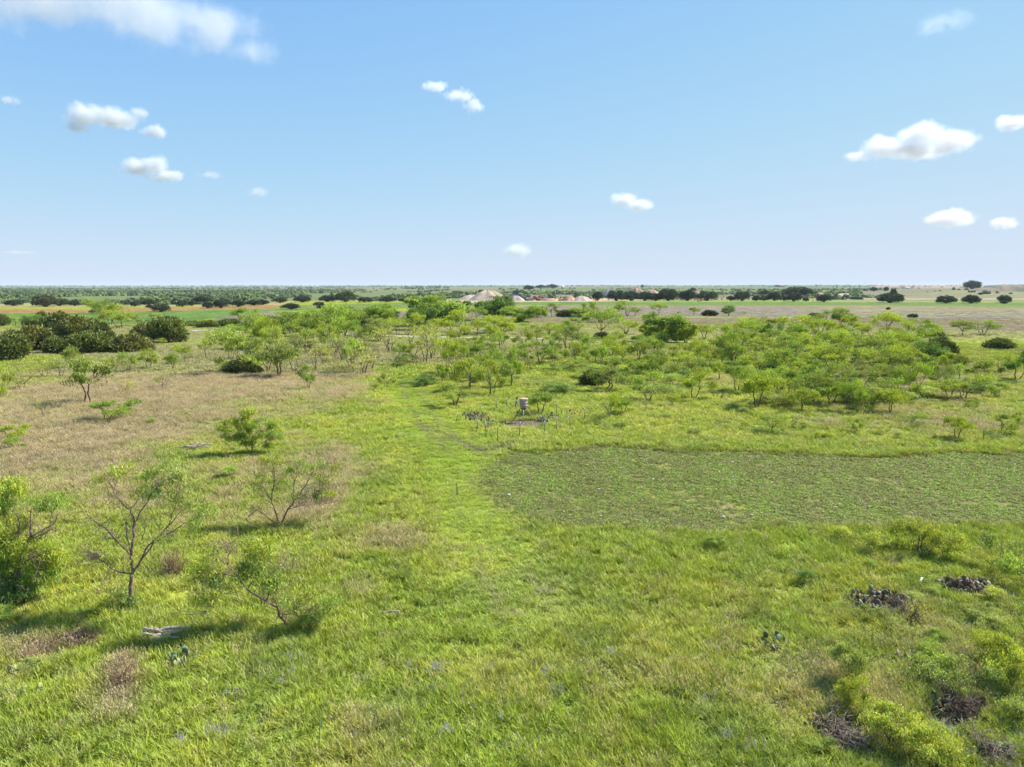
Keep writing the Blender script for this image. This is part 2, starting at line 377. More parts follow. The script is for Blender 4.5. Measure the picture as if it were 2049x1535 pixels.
# ------------------------------------------------------------------ leaf and branch makers
def strips(cent, L, W, droop, cbase, cvar, up=0.0, rg=rng):
    """narrow bent strips (two quads) with random headings; returns V, Q, C"""
    n = len(cent); th = rg.uniform(0, 2 * math.pi, n); el = rg.normal(up, 0.55, n)
    d = np.stack([np.cos(th) * np.cos(el), np.sin(th) * np.cos(el), np.sin(el)], 1)
    side = np.cross(d, rg.normal(0, 1, (n, 3))); side /= np.linalg.norm(side, axis=1)[:, None] + 1e-9
    L = (L * rg.uniform(.6, 1.3, n))[:, None]; Wd = (W * rg.uniform(.6, 1.3, n))[:, None] / 2
    p0 = cent - d * L * .5; p1 = cent + np.array((0, 0, 0.02)); p2 = cent + d * L * .5 - np.array((0, 0, 1)) * L * droop
    V = np.stack([p0 - side * Wd * .5, p0 + side * Wd * .5, p1 - side * Wd, p1 + side * Wd, p2 - side * Wd * .35, p2 + side * Wd * .35], 1).reshape(-1, 3)
    b = np.arange(n)[:, None] * 6
    Q = np.vstack([b + np.array([[0, 1, 3, 2]]), b + np.array([[2, 3, 5, 4]])])
    br = np.clip(1 + rg.normal(0, cvar, n), .45, 1.7)[:, None]
    hue = rg.normal(0, cvar * .5, n)[:, None]
    C = np.array(cbase) * br * np.hstack([1 + hue, np.ones((n, 1)), 1 - hue])
    return V, Q, np.repeat(C, 6, 0)
def crook(a, b, n, j, rg, sag=0.0):
    a = np.array(a, float); b = np.array(b, float); t = np.linspace(0, 1, n)[:, None]
    P = a + (b - a) * t; L = np.linalg.norm(b - a)
    o = rg.normal(0, 1, (n, 3)) * j * L; o[0] = 0; o[-1] *= 0.3
    P = P + o * np.sin(t * math.pi * 0.9 + 0.2); P[:, 2] += (sag * L * np.sin(t[:, 0] * math.pi))
    return P
def make_mesquite(seed, H=4.0, Rr=2.6, lobes=7, sub=7, stems=3, leaf=1.0, per=76, bare=0.24, flat=0.5, low=0.42, name='mesquite', fl=0.20, fw=0.085, col=(0.27, 0.385, 0.034), lean=(0, 0)):
    rg = np.random.default_rng(seed); tr = MB(); cr = MB()
    base = np.array((0, 0, -0.15)); st = []
    for k in range(stems):
        a = 2 * math.pi * (k + rg.uniform(-.3, .3)) / stems; rr = rg.uniform(.12, .3) * Rr * (0.4 if stems == 1 else 1)
        tip = np.array((rr * math.cos(a) + lean[0] * .5, rr * math.sin(a) + lean[1] * .5, H * rg.uniform(.26, .42)))
        P = crook(base + np.array((0.08 * math.cos(a), 0.08 * math.sin(a), 0)), tip, 6, 0.06, rg)
        r0 = H * rg.uniform(.016, .026) * (1.5 if stems == 1 else 1)
        tr.tube(P, np.linspace(r0, r0 * .7, 6), 6, c=np.array((1, 1, 1)) * rg.uniform(.8, 1.3)); st.append((P[-1], r0 * .7))
    for k in range(lobes):
        a = 2 * math.pi * (k + rg.uniform(-.4, .4)) / max(lobes - 1, 1); rr = Rr * (rg.uniform(.45, .85) if k else rg.uniform(0, .25))
        z = H * (rg.uniform(low - .02, .88) if k else rg.uniform(.72, .86)); lc = np.array((rr * math.cos(a) + lean[0], rr * math.sin(a) + lean[1], z))
        s, r0 = min(st, key=lambda q: np.linalg.norm(q[0][:2] - lc[:2]) + rg.uniform(0, .4))
        P = crook(s, lc, 6, 0.07, rg, .05); r1 = r0 * .6; tr.tube(P, np.linspace(r1, r1 * .4, 6), 5, c=(1, 1, 1))
        isbare = rg.uniform() < bare; lr = Rr * rg.uniform(.22, .46); ltint = rg.uniform(.78, 1.22)
        for j in range(sub):
            v = rg.normal(0, 1, 3); v /= np.linalg.norm(v); v *= rg.uniform(.45, 1) ** .6
            sc = lc + v * np.array((lr, lr, lr * flat)); sc[2] = max(sc[2], H * .12)
            o = P[rg.integers(3, 6)]
            Q = crook(o, sc, 4, 0.09, rg); tr.tube(Q, np.linspace(r1 * .42, r1 * .1, 4), 3, c=np.array((1.5, 1.5, 1.5)) if isbare else (1.1, 1.1, 1.1), cap=False)
            for q in range(2 if not isbare else 5):
                e = sc + rg.normal(0, 1, 3) * lr * .35; T = crook(Q[2], e, 3, .1, rg)
                tr.tube(T, (r1 * .16, r1 * .1, .004), 3, c=(1.5, 1.45, 1.4), cap=False)
            n = int(per * leaf * rg.uniform(.25, 1.75) * (0.12 if isbare else 1))
            if n:
                cpos = sc + rg.normal(0, 1, (n, 3)) * np.array((.36, .36, .20)) * lr * .95
                tint = ltint * rg.uniform(.85, 1.15)
                V, F, C = strips(cpos, fl, fw, .45, np.array(col) * tint, .22, -.2, rg)
                cr.add(V, F, c=C)
    return tr.mesh(name + '_trunk', M_BARK, True), cr.mesh(name + '_crown', M_LEAF)
def make_juniper(seed, H=3.2, Rr=2.3, trunk=0.0, n=6500, name='juniper', sz=0.27, col=(0.150, 0.175, 0.042), flatb=True):
    rg = np.random.default_rng(seed); tr = MB(); cr = MB()
    K = 46; cs = []
    Hc = H - trunk
    for k in range(K):
        a = rg.uniform(0, 2 * math.pi); e = math.asin(rg.uniform(-.35 if trunk else -.05, 1)); q = rg.uniform(.62, .80)
        sx = 1 + .18 * math.sin(a * 2 + seed)
        c = np.array((Rr * q * math.cos(a) * math.cos(e) * sx, Rr * q * math.sin(a) * math.cos(e), trunk + Hc * (.36 if trunk else .20) + Hc * .62 * q * max(math.sin(e), -.35)))
        cs.append((c, rg.uniform(.2, .36) * Rr, rg.uniform(.75, 1.3)))
        if k % 2 == 0:
            T = crook((rg.normal(0, .08), rg.normal(0, .08), -.1 + .3 * rg.uniform()), c, 5, .05, rg)
            tr.tube(T, np.linspace(.07, .015, 5) * Rr / 2, 4, c=(1.3, 1.2, 1.1))
    tr.tube(crook((0, 0, -.15), (rg.normal(0, .1), rg.normal(0, .1), H * .6), 5, .03, rg), np.linspace(.13, .06, 5) * Rr / 2, 6)
    for c, r, tint in cs:
        m = n // K; v = rg.normal(0, 1, (m, 3)); v /= np.linalg.norm(v, axis=1)[:, None]
        v *= rg.uniform(.55, 1.05, m)[:, None]; p = c + v * r * np.array((1, 1, .85))
        p[:, 2] = np.maximum(p[:, 2], .03)
        out = v + np.array((0, 0, .35)) + rg.normal(0, .35, (m, 3)); out /= np.linalg.norm(out, axis=1)[:, None]
        side = np.cross(out, rg.normal(0, 1, (m, 3))); side /= np.linalg.norm(side, axis=1)[:, None]
        L = sz * rg.uniform(.6, 1.3, m)[:, None] * Rr / 2.3
        V = np.stack([p - side * L * .28, p + side * L * .28, p + side * L * .12 + out * L, p - side * L * .12 + out * L], 1).reshape(-1, 3)
        C = np.array(col) * tint * np.clip(1 + rg.normal(0, .28, m), .4, 2)[:, None] * np.stack([1 + rg.normal(0, .1, m), np.ones(m), np.ones(m)], 1)
        cr.add(V, np.arange(m * 4).reshape(-1, 4), c=np.repeat(C, 4, 0))
    return tr.mesh(name + '_trunk', M_BARK, True), cr.mesh(name + '_crown', M_JUN)

MQ = []   # open feathery trees
for s, kw in enumerate([dict(stems=3, lobes=8), dict(stems=2, lobes=6, Rr=2.3, flat=.65), dict(stems=4, lobes=9, Rr=3.0, flat=.42), dict(stems=1, lobes=7, low=.5, flat=.5),
        dict(stems=3, lobes=8, bare=.45, leaf=.8), dict(stems=2, lobes=6, lean=(.9, 0)), dict(stems=3, lobes=9, leaf=1.5, flat=.7, low=.3, bare=.0), dict(stems=2, lobes=7, lean=(-.9, .2), bare=.25),
        dict(stems=3, lobes=8, leaf=.8, low=.25, flat=.8), dict(stems=2, lobes=7, leaf=1.1, flat=.45, low=.55)]):
    MQ.append(make_mesquite(100 + s, **kw))
DENSE = [make_mesquite(130 + s, lobes=12, sub=10, stems=2 + s, leaf=1.5, flat=.8, low=.22, bare=0, per=70, Rr=2.5, fl=.22, fw=.10, name='dense_tree') for s in range(3)]
BARE = [make_mesquite(140 + s, lobes=7, sub=7, stems=3, leaf=.25, bare=.6, flat=.8, low=.3, name='bare_tree') for s in range(3)]
SHRUB = [make_mesquite(150 + s, H=1.3, Rr=1.0, lobes=9, sub=8, stems=4, leaf=1.0, per=80, flat=.7, low=.12, bare=.12, fl=.08, fw=.03, name='shrub', col=(0.31, 0.41, 0.06)) for s in range(4)]
JN = [make_juniper(200 + s, Rr=2.3 - .1 * (s % 2), H=3.0 + .2 * s) for s in range(4)]
OAK = [make_juniper(220 + s, H=3.6, Rr=2.4, trunk=.2, name='oak', n=5200, sz=.24, col=(0.085, 0.12, 0.042)) for s in range(3)]
BASE = {'mq': (4.0, 4.6), 'dense': (4.0, 4.6), 'bare': (4.0, 4.6), 'shrub': (1.3, 1.9), 'jn': (3.1, 4.4), 'oak': (3.6, 4.6)}
POOL = {'mq': MQ, 'dense': DENSE, 'bare': BARE, 'shrub': SHRUB, 'jn': JN, 'oak': OAK}
# species: object name, word used in labels, category
SPEC = {'mq': ('mesquite_tree', 'mesquite', 'tree'), 'dense': ('mesquite_tree', 'dense mesquite', 'tree'), 'bare': ('bare_mesquite', 'half-bare mesquite', 'tree'),
        'shrub': ('mesquite_shrub', 'low mesquite shrub', 'shrub'), 'jn': ('juniper_bush', 'juniper', 'juniper'), 'oak': ('live_oak', 'live oak', 'tree')}
TINT = {'y': (1.27, 1.10, .85), 'g': (1.0, 1.0, 1.0), 'o': (.86, .78, 1.1), 'd': (.50, .62, .7), 'p': (1.15, 1.02, 1.6), 'k': (.62, .62, .8), 'b': (1.15, .86, .95), 'v': (1.7, 1.3, 2.6)}
TWORD = {'y': 'yellow-green', 'g': 'bright green', 'o': 'olive', 'd': 'dark green', 'p': 'pale green', 'k': 'blackish green', 'b': 'brownish', 'v': 'grey'}
TREES = []
def add_tree(sp, px, py, wpx, hpx, tint='g', label=None, lmk=None, idx=None):
    p = at(px, py); s = mpp(p); k = rng.integers(0, len(POOL[sp])) if idx is None else idx % len(POOL[sp])
    H, W = BASE[sp]; j = rng.uniform(.9, 1.1)
    sx = wpx * s / W; sz = hpx * s * j * (1.06 if sp in ('mq', 'dense', 'bare') else 1.0) / H
    name, word, cat = SPEC[sp]
    root = obj(name, None, loc=(p.x, p.y, p.z - .03), rot=(0, 0, rng.uniform(0, 6.28)))
    c = np.array({'d': (.92, .95, .75), 'b': (1.12, .98, .85), 'k': (.62, .64, .6), 'g': (1.2, 1.25, .9)}.get(tint, TINT[tint]) if sp == 'jn' else TINT[tint]) * rng.uniform(.9, 1.1) * (1.0 if sp in ('jn', 'oak') else 1.0)
    tm, cm = POOL[sp][k]
    sc = (sx, sx * rng.uniform(.85, 1.15), sz)
    a = obj('trunk', tm, root, scl=sc); b = obj('crown', cm, root, scl=sc); b.color = (*c, 1); a.color = (1, 1, 1, 1)
    h = hpx * s
    TREES.append(dict(o=root, sp=sp, x=p.x, y=p.y, px=px, py=py, h=h, hpx=hpx, wpx=wpx, tint=tint, label=label, lmk=lmk, word=word, cat=cat))
    return root

# ------------------------------------------------------------------ junipers of the left clump and the near fields
J = [ (28,721,72,60,'d','big rounded juniper cut by the left edge of the picture','the left-edge juniper'),
 (72,703,66,54,'b','brownish juniper between the left-edge juniper and the round dark ones',None),(113,707,52,42,'d',None,None),
 (182,707,78,54,'d','dense round juniper at the front centre of the left clump','the round front juniper'),(118,668,62,44,'d',None,None),(160,676,84,52,'b','widest juniper, brown-tinged, at the back of the left clump','the back juniper'),(196,690,58,50,'d',None,None),
 (264,705,76,46,'b','low spreading juniper with bare grey branches at its foot','the spreading juniper'),(290,682,56,40,'b',None,None),(335,685,72,58,'d','tall dark juniper at the right end of the left clump','the right-end juniper'),
 (338,654,50,28,'d',None,None),(306,680,30,28,'k',None,None),(4,653,24,30,'d',None,None),(62,652,34,20,'d',None,None),(85,650,30,30,'d',None,None),
 (385,652,32,12,'g',None,None),(416,655,46,17,'g',None,None),(457,653,46,16,'g',None,None),(505,657,55,16,'g',None,None),(545,655,46,24,'b','dark brown-green juniper standing alone above the dry grass left of centre','the lone mid-left juniper'),
 (483,749,62,32,'k',None,None),(515,748,26,20,'k',None,None),(1880,725,64,50,'k','black-green round juniper against the right side of the thicket','the black juniper'),(1997,698,56,25,'d','flat-topped juniper beside the gravel track near the right edge','the trackside juniper'),
 (1205,678,40,15,'k',None,None),(1135,634,44,16,'k',None,None),(1420,632,30,13,'k',None,None),(1630,640,32,16,'k',None,None),(1866,673,34,16,'k',None,None),(1180,772,42,38,'k',None,None),
 (1275,612,1,1,'k',None,None)]
for px, py, ww, hh, tn, lb, lm in J[:-1]: add_tree('jn', px, py, ww, hh, tn, lb, lm)
# far dark rounded trees at the field edge
O = [(28,612,30,12,'k'),(90,614,42,24,'b','largest dark dome-shaped oak at the left field edge','the dome oak'),(120,612,30,15,'g'),(150,612,22,11,'k'),(176,611,20,9,'k'),
 (299,611,28,14,'k'),(300,617,14,8,'k'),(323,624,34,17,'o'),(230,621,16,10,'b'),(271,613,20,11,'k'),(365,614,20,14,'k'),(384,612,18,12,'k'),(404,609,36,18,'k'),(416,617,22,15,'k'),(442,616,27,18,'k'),(477,614,27,15,'k'),(508,611,26,11,'k'),
 (582,619,34,14,'k'),(638,612,20,8,'o'),(525,610,26,12,'k'),(560,606,28,12,'g'),(605,605,30,14,'k'),(655,604,34,15,'k'),(692,604,42,20,'g'),(730,605,30,12,'d'),(775,604,36,10,'d'),(812,604,34,9,'k'),(640,617,14,6,'k'),
 (1196,601,25,19,'k','single dark oak on a trunk at the left end of the quarry oaks','the quarry oak'),(1233,602,34,20,'k'),(1262,602,34,21,'d'),(1290,602,28,18,'k'),(1311,602,26,15,'k'),(1337,602,40,24,'k','tallest black dome oak in the row before the quarry','the tallest row oak'),
 (1375,602,34,20,'k'),(1414,602,38,19,'k'),(1462,602,16,10,'k'),(1485,602,33,19,'k'),(1513,602,18,11,'k'),(1529,602,18,10,'k'),(1550,602,28,17,'k'),(1569,602,16,10,'k'),(1588,603,31,21,'k','round black oak at the right end of the main row','the row-end oak'),
 (1594,594,56,22,'k','broad oak rising behind the right end of the row',None),(1612,603,14,7,'k'),(1648,604,31,15,'k'),(1781,606,44,21,'k','wide black oak alone at the mown strip right of the row','the wide lone oak'),(1787,598,14,20,'d'),
 (1893,607,35,18,'k','half-round oak with pale limbs showing, left of a matching pair','the left pair oak'),(1943,607,35,16,'k','low half-round oak, right one of the pair by the mown strip','the right pair oak'),(2009,606,24,16,'k'),(2009,608,13,7,'d'),
 (1945,578.5,27,19,'d','lone oak on the skyline left of the spoil ridge','the skyline oak'),(1777,620,9,6,'k'),(1826,636,18,8,'d'),(1962,590,9,5,'k'),(1748,583,13,8,'d'),(1773,583,11,9,'d'),(1386,583,14,8,'d'),
 (1285,576,6,6,'d'),(963,586,12,6,'d'),(1032,588,14,7,'d'),(1058,580,20,9,'d'),(915,590,22,9,'g'),(1530,593,22,15,'g'),(1105,577,22,8,'d'),(1082,577,20,7,'d')]
for r in O:
    px, py, ww, hh, tn = r[:5]; lb, lm = (r[5], r[6]) if len(r) > 5 else (None, None)
    add_tree('oak', px, py, ww, hh, tn, lb, lm)
# mesquites: photo px of the foot, crown width, height, tint
Mq = [(243,656,56,46,'y','yellow-topped mesquite with a curved trunk behind the junipers','the curved-trunk mesquite'),(200,640,44,42,'p'),(222,650,42,28,'g'),(30,652,30,20,'p'),(285,652,60,26,'p'),(100,700,26,34,'v'),(60,655,30,22,'d'),
 (143,738,30,48,'p'),(232,746,28,36,'y'),(257,746,34,42,'g'),(293,739,38,42,'y'),(345,741,28,38,'g'),(370,728,30,38,'y'),(413,716,38,40,'y'),(325,690,16,14,'y'),(10,797,34,60,'y'),(15,885,60,38,'y'),
 (178,810,112,98,'o','large dark-limbed mesquite standing in the dry grass at left','the big left mesquite'),(210,843,78,46,'g','low mesquite bush sprawling right of the big left mesquite','the sprawling bush'),
 (480,747,96,80,'p','pale mesquite growing over a dark juniper skirt, left of centre','the juniper-skirted mesquite'),(430,690,44,30,'g'),(475,680,50,28,'g'),(355,672,44,30,'g'),(480,655,52,40,'g'),
 (560,756,84,76,'o'),(618,781,36,52,'g'),(708,745,60,82,'g','narrow mesquite with fresh green top beside dead grey limbs','the narrow green-topped mesquite'),(773,776,30,32,'p'),
 (801,723,38,46,'g','left one of two small mesquites standing just left of the grass lane','the lane twin'),(828,723,42,48,'y'),
 (538,700,60,62,'y'),(585,682,74,56,'g'),(612,672,60,46,'y'),(650,684,78,62,'g'),(690,672,56,50,'g'),(665,697,34,50,'y'),(702,695,46,56,'g'),(730,692,52,46,'o'),(760,682,52,38,'o'),
 (793,673,38,34,'y','small rounded yellow mesquite beside the gravel track','the yellow trackside mesquite'),(562,672,50,36,'d'),(515,680,40,36,'y'),(640,662,60,34,'g'),(700,655,50,34,'p'),(455,700,36,30,'y'),(500,718,44,40,'p'),
 (830,669,42,40,'y'),(872,668,40,32,'y'),(930,671,84,52,'y','umbrella-crowned mesquite with forked trunk on the gravel track verge','the umbrella mesquite'),(985,666,62,34,'y'),(900,664,40,26,'g'),(955,668,36,22,'y'),
 (1010,690,62,56,'y'),(1005,662,56,30,'y'),(905,762,64,88,'y','tall mesquite with a bright lime top just right of the grass lane','the lime-topped mesquite'),(938,782,74,74,'y'),(985,792,52,66,'y'),(912,812,62,52,'p','dark forked mesquite nearest the fenced ring on its left','the forked ring mesquite'),
 (886,768,30,42,'g'),(950,748,62,60,'g'),(962,715,46,44,'g'),(1023,773,54,72,'g'),(1052,738,42,42,'o'),(1092,713,22,26,'g'),(1130,721,32,28,'y'),(1190,728,64,58,'g'),
 (1205,678,66,60,'g','tallest leafy mesquite in the middle distance right of the lane','the tall middle mesquite'),(1136,702,56,60,'o'),(1080,692,42,38,'y'),(1252,668,50,26,'y'),(1100,668,50,22,'y'),(1160,690,40,30,'g'),
 (1105,634,30,26,'o'),(1163,636,42,20,'g'),(1187,632,32,28,'g'),(1203,645,50,30,'y'),(1255,633,44,32,'g','leafy mesquite with pale bare limbs at the near edge of the purple field','the field-edge mesquite'),(1234,632,30,18,'d'),(1272,632,22,20,'g'),(1317,630,32,22,'g'),(1388,631,18,18,'g'),(1458,632,24,20,'d'),
 (1358,630,9,7,'d'),(1489,629,9,6,'g'),(1410,678,44,30,'y'),(1320,707,30,22,'d'),(1352,737,42,46,'y'),(1243,722,62,46,'y'),(1227,740,30,24,'g'),(1262,742,32,28,'g'),(1300,748,52,42,'g'),
 (1215,785,78,56,'o','wide dark-trunked mesquite with a black juniper at its side, beyond the fenced ring','the wide dark mesquite'),(1266,766,42,42,'g'),(1302,764,72,60,'o'),(1298,806,72,58,'g','feathery single-stemmed mesquite in open grass beyond the fenced ring','the feathery mesquite'),
 (1385,799,62,72,'y','leaning thin-stemmed mesquite with a yellow tuft on top','the leaning tufted mesquite'),(1345,814,28,24,'y'),(1218,838,46,56,'y','yellow mesquite with a bent stem just right of the fenced ring','the bent yellow mesquite'),(1246,829,42,38,'g'),
 (1080,829,66,52,'g','rounded mesquite growing inside the fenced ring behind the feeder','the ring mesquite'),
 (1465,732,74,72,'g'),(1445,728,32,46,'g'),(1475,785,58,60,'g'),(1512,818,72,78,'y','large lime mesquite with a bent dark trunk at the left of the right-hand grove','the large grove mesquite'),
 (1522,684,54,42,'g'),(1560,664,64,34,'y'),(1600,662,84,38,'y'),(1665,684,48,38,'y'),(1655,648,48,34,'g','open mesquite with reddish limbs on the far side of the thicket','the far thicket mesquite'),(1682,652,38,32,'o'),(1722,678,62,42,'y'),(1770,672,62,44,'y'),(1640,668,50,34,'g'),(1500,670,60,34,'y'),(1460,672,50,28,'y'),
 (1540,704,56,42,'y'),(1590,702,60,42,'y'),(1642,712,60,44,'g'),(1692,706,60,44,'y'),(1742,712,60,44,'g'),(1792,708,62,46,'y'),(1832,704,56,44,'g'),(1562,738,48,44,'g'),(1606,729,64,38,'y'),(1662,738,60,44,'y'),(1702,732,60,44,'g'),
 (1760,738,60,46,'g'),(1806,742,56,44,'y'),(1850,744,54,42,'g'),(1862,712,50,40,'g'),(1518,744,62,44,'y'),(1750,690,60,40,'y'),(1690,690,60,34,'g'),(1820,680,56,40,'y'),
 (1606,823,66,56,'y'),(1655,790,60,58,'o'),(1632,768,64,46,'g'),(1695,824,52,56,'g'),(1726,778,46,46,'o'),(1728,828,38,42,'g'),(1780,828,56,60,'y','dome-crowned mesquite with a slim dark stem at the front of the grove','the dome mesquite'),(1798,788,54,52,'o'),
 (1828,800,46,70,'g'),(1862,797,50,32,'y'),(1898,800,76,46,'y','mesquite arching low to the right at the grove edge','the arching mesquite'),
 (1857,674,52,38,'g','flat-topped mesquite standing clear at the field right of the thicket','the flat-topped mesquite'),(1928,672,50,30,'o'),(1966,669,56,30,'g'),(1920,752,32,46,'o'),(1955,767,32,42,'o'),(1975,772,56,62,'o'),(2032,762,62,60,'d'),
 (2005,745,50,40,'y'),(2000,797,42,32,'g'),(1938,817,24,22,'y'),(1822,850,44,30,'g'),(1915,880,56,54,'y','pale airy mesquite left of the lone right-hand post','the airy right mesquite'),(2003,872,44,54,'p'),(2042,852,38,36,'y'),
 (1545,866,52,32,'p'),(1712,866,26,28,'p'),(1440,762,40,40,'y'),(1420,745,36,30,'g'),(1560,785,50,44,'g'),(1595,762,48,40,'y'),(1690,760,46,40,'p'),(1860,760,44,40,'g'),(1900,740,36,34,'y'),(1400,712,44,36,'g'),(1440,700,50,34,'y'),(1480,700,50,36,'g'),
 (1330,770,30,26,'p'),(1170,745,36,30,'p'),(1110,752,26,24,'p'),(1150,660,40,24,'g'),(1070,668,34,22,'g'),(1320,664,40,22,'y'),(1230,690,40,30,'y'),(1280,700,44,34,'g')]
for r in Mq:
    px, py, ww, hh, tn = r[:5]; lb, lm = (r[5], r[6]) if len(r) > 5 else (None, None)
    add_tree('mq', px, py, ww, hh, tn, lb, lm)
def fill(poly, n, wr, hr, tints, sp='mq', mind=16):
    rg = np.random.default_rng(len(poly) * 31 + n); P = np.array(poly, float); k = 0; tries = 0
    while k < n and tries < 4000:
        tries += 1; x = rg.uniform(P[:, 0].min(), P[:, 0].max()); y = rg.uniform(P[:, 1].min(), P[:, 1].max())
        if polydist(np.array([x]), np.array([y]), poly)[0] < 0: continue
        if min(math.hypot((t['px'] - x), (t['py'] - y) * 2.2) for t in TREES) < mind: continue
        f = (y - 560) / 130; add_tree(sp, x, y, rg.uniform(*wr) * f, rg.uniform(*hr) * f, tints[rg.integers(0, len(tints))]); k += 1
fill([(1430,668),(1700,652),(1850,680),(1900,745),(1500,748)], 22, (40, 58), (32, 44), 'yyggyod', mind=19)
fill([(480,650),(800,652),(790,700),(470,712)], 12, (44, 60), (36, 48), 'yggpo')
fill([(430,668),(860,668),(880,735),(470,740)], 16, (38, 54), (34, 48), 'vvop', sp='bare', mind=17)
fill([(860,690),(1420,690),(1420,770),(1000,745)], 22, (30, 46), (28, 42), 'ygpo', mind=22)
fill([(520,634),(800,634),(1000,640),(1000,662),(600,662)], 12, (40, 60), (34, 44), 'ggyd')
fill([(1430,690),(1880,690),(1960,810),(1500,815)], 34, (26, 44), (12, 18), 'dgodp', sp='shrub', mind=11)
fill([(470,690),(1400,700),(1400,790),(900,790)], 30, (22, 38), (10, 16), 'dopg', sp='shrub', mind=13)
fill([(1500,742),(1960,750),(1960,815),(1520,815)], 16, (28, 40), (24, 36), 'ygpo', mind=30)
Dn = [(872,652,92,56,'g','broad round-topped tree massed left of centre beyond the track','the broad round tree'),(845,660,56,46,'d'),(908,640,56,40,'d'),(992,640,66,42,'d','full round tree directly in front of the sand piles','the sand-pile tree'),(1042,644,58,32,'g'),(1075,636,36,22,'g'),
 (752,652,62,40,'g'),(722,650,50,32,'d'),(775,650,40,36,'g'),(1330,684,74,52,'g','dense dark-based mesquite clump left of the thicket','the dense clump'),(1372,686,48,40,'y'),(1300,678,36,28,'y'),(1160,634,30,18,'g'),(200,628,30,16,'p')]
for r in Dn:
    px, py, ww, hh, tn = r[:5]; lb, lm = (r[5], r[6]) if len(r) > 5 else (None, None)
    add_tree('dense', px, py, ww, hh, tn, lb, lm)
Br = [(45,783,52,40,'b'),(88,757,40,32,'b'),(122,757,42,46,'o'),(88,839,22,42,'v'),(252,786,40,30,'v'),(328,779,44,30,'o','small bare mesquite leaning right in the dry grass at left','the leaning bare sapling'),(632,742,44,62,'v'),(670,754,32,46,'v','grey leafless mesquite in the dry grass left of the lane','the grey leafless mesquite'),
 (728,752,76,62,'v'),(1382,738,40,36,'v'),(1060,742,36,26,'v'),(1415,725,30,30,'v'),(1445,601,22,13,'v'),(1626,603,16,10,'v'),(868,712,34,30,'v'),(590,745,50,50,'v'),(535,742,50,40,'v'),(650,728,44,40,'v'),(1560,720,36,34,'v'),(1740,800,36,34,'v'),(1890,768,30,30,'v'),(745,740,40,34,'v')]
for r in Br:
    px, py, ww, hh, tn = r[:5]; lb, lm = (r[5], r[6]) if len(r) > 5 else (None, None)
    add_tree('bare', px, py, ww, hh, tn, lb, lm)
# near shrubs (lower right and a few elsewhere)
Sh = [(1700,1225,60,26,'g'),(1820,1205,50,22,'p'),(1870,1195,40,20,'g'),(1985,1205,60,26,'y'),(1640,1500,60,30,'g'),(1745,1440,60,34,'p'),(1880,1475,60,30,'g'),(1960,1480,60,34,'y'),(1970,1255,60,28,'p'),(1590,1330,50,22,'p'),(1880,1290,50,30,'g'),
 (1690,1085,60,30,'y','yellow-topped low shrub on the near rim of the mown plot','the plot-rim shrub'),(1748,1105,64,42,'y'),(1835,1108,92,88,'y','tallest airy yellow shrub at the near right rim of the plot','the tall airy shrub'),(1897,1122,78,60,'y'),(2015,1150,104,84,'g','wide dark-stemmed shrub at the right edge below the plot','the right-edge shrub'),
 (2040,1185,60,40,'y'),(1700,1375,84,80,'p','pale feathery shrub above the dead brush at lower right','the pale feathery shrub'),(1702,1425,56,66,'y','bright yellow-leaved sprout rising beside the dead brush','the bright sprout'),(1915,1380,130,80,'g'),(2025,1375,110,100,'y','large yellow-green shrub on the right edge of the near grass','the large right-edge shrub'),(1985,1330,60,60,'y'),
 (1790,1500,120,80,'y','spreading yellow shrub at the bottom edge right of the dead brush','the bottom shrub'),(1870,1545,120,80,'y'),(1860,1330,60,40,'g'),(2040,1450,70,60,'p'),(1770,1250,60,34,'p'),(1430,1100,44,28,'g'),(805,1160,36,34,'g','small dark-centred sapling alone in the middle grass','the middle sapling'),
 (455,960,60,24,'g'),(420,1165,40,36,'p'),(1240,858,30,12,'d'),(1330,838,28,12,'p'),(1450,850,34,14,'p'),(1600,860,36,18,'p'),(1650,878,34,16,'y'),(1390,870,34,14,'p'),(1985,880,34,12,'d'),(1760,870,30,14,'y'),(620,1260,70,40,'g'),(10,1260,80,50,'g'),
 (60,1345,60,26,'p'),(1620,1170,50,26,'d'),(1960,1230,50,30,'p'),(300,850,26,14,'g'),(275,812,24,12,'d'),(370,838,26,12,'g'),(30,900,40,26,'g'),(1745,1140,40,20,'g'),(1490,830,26,14,'p'),(1800,880,30,14,'p')]
for r in Sh:
    px, py, ww, hh, tn = r[:5]; lb, lm = (r[5], r[6]) if len(r) > 5 else (None, None)
    add_tree('shrub', px, py, ww, hh, tn, lb, lm)

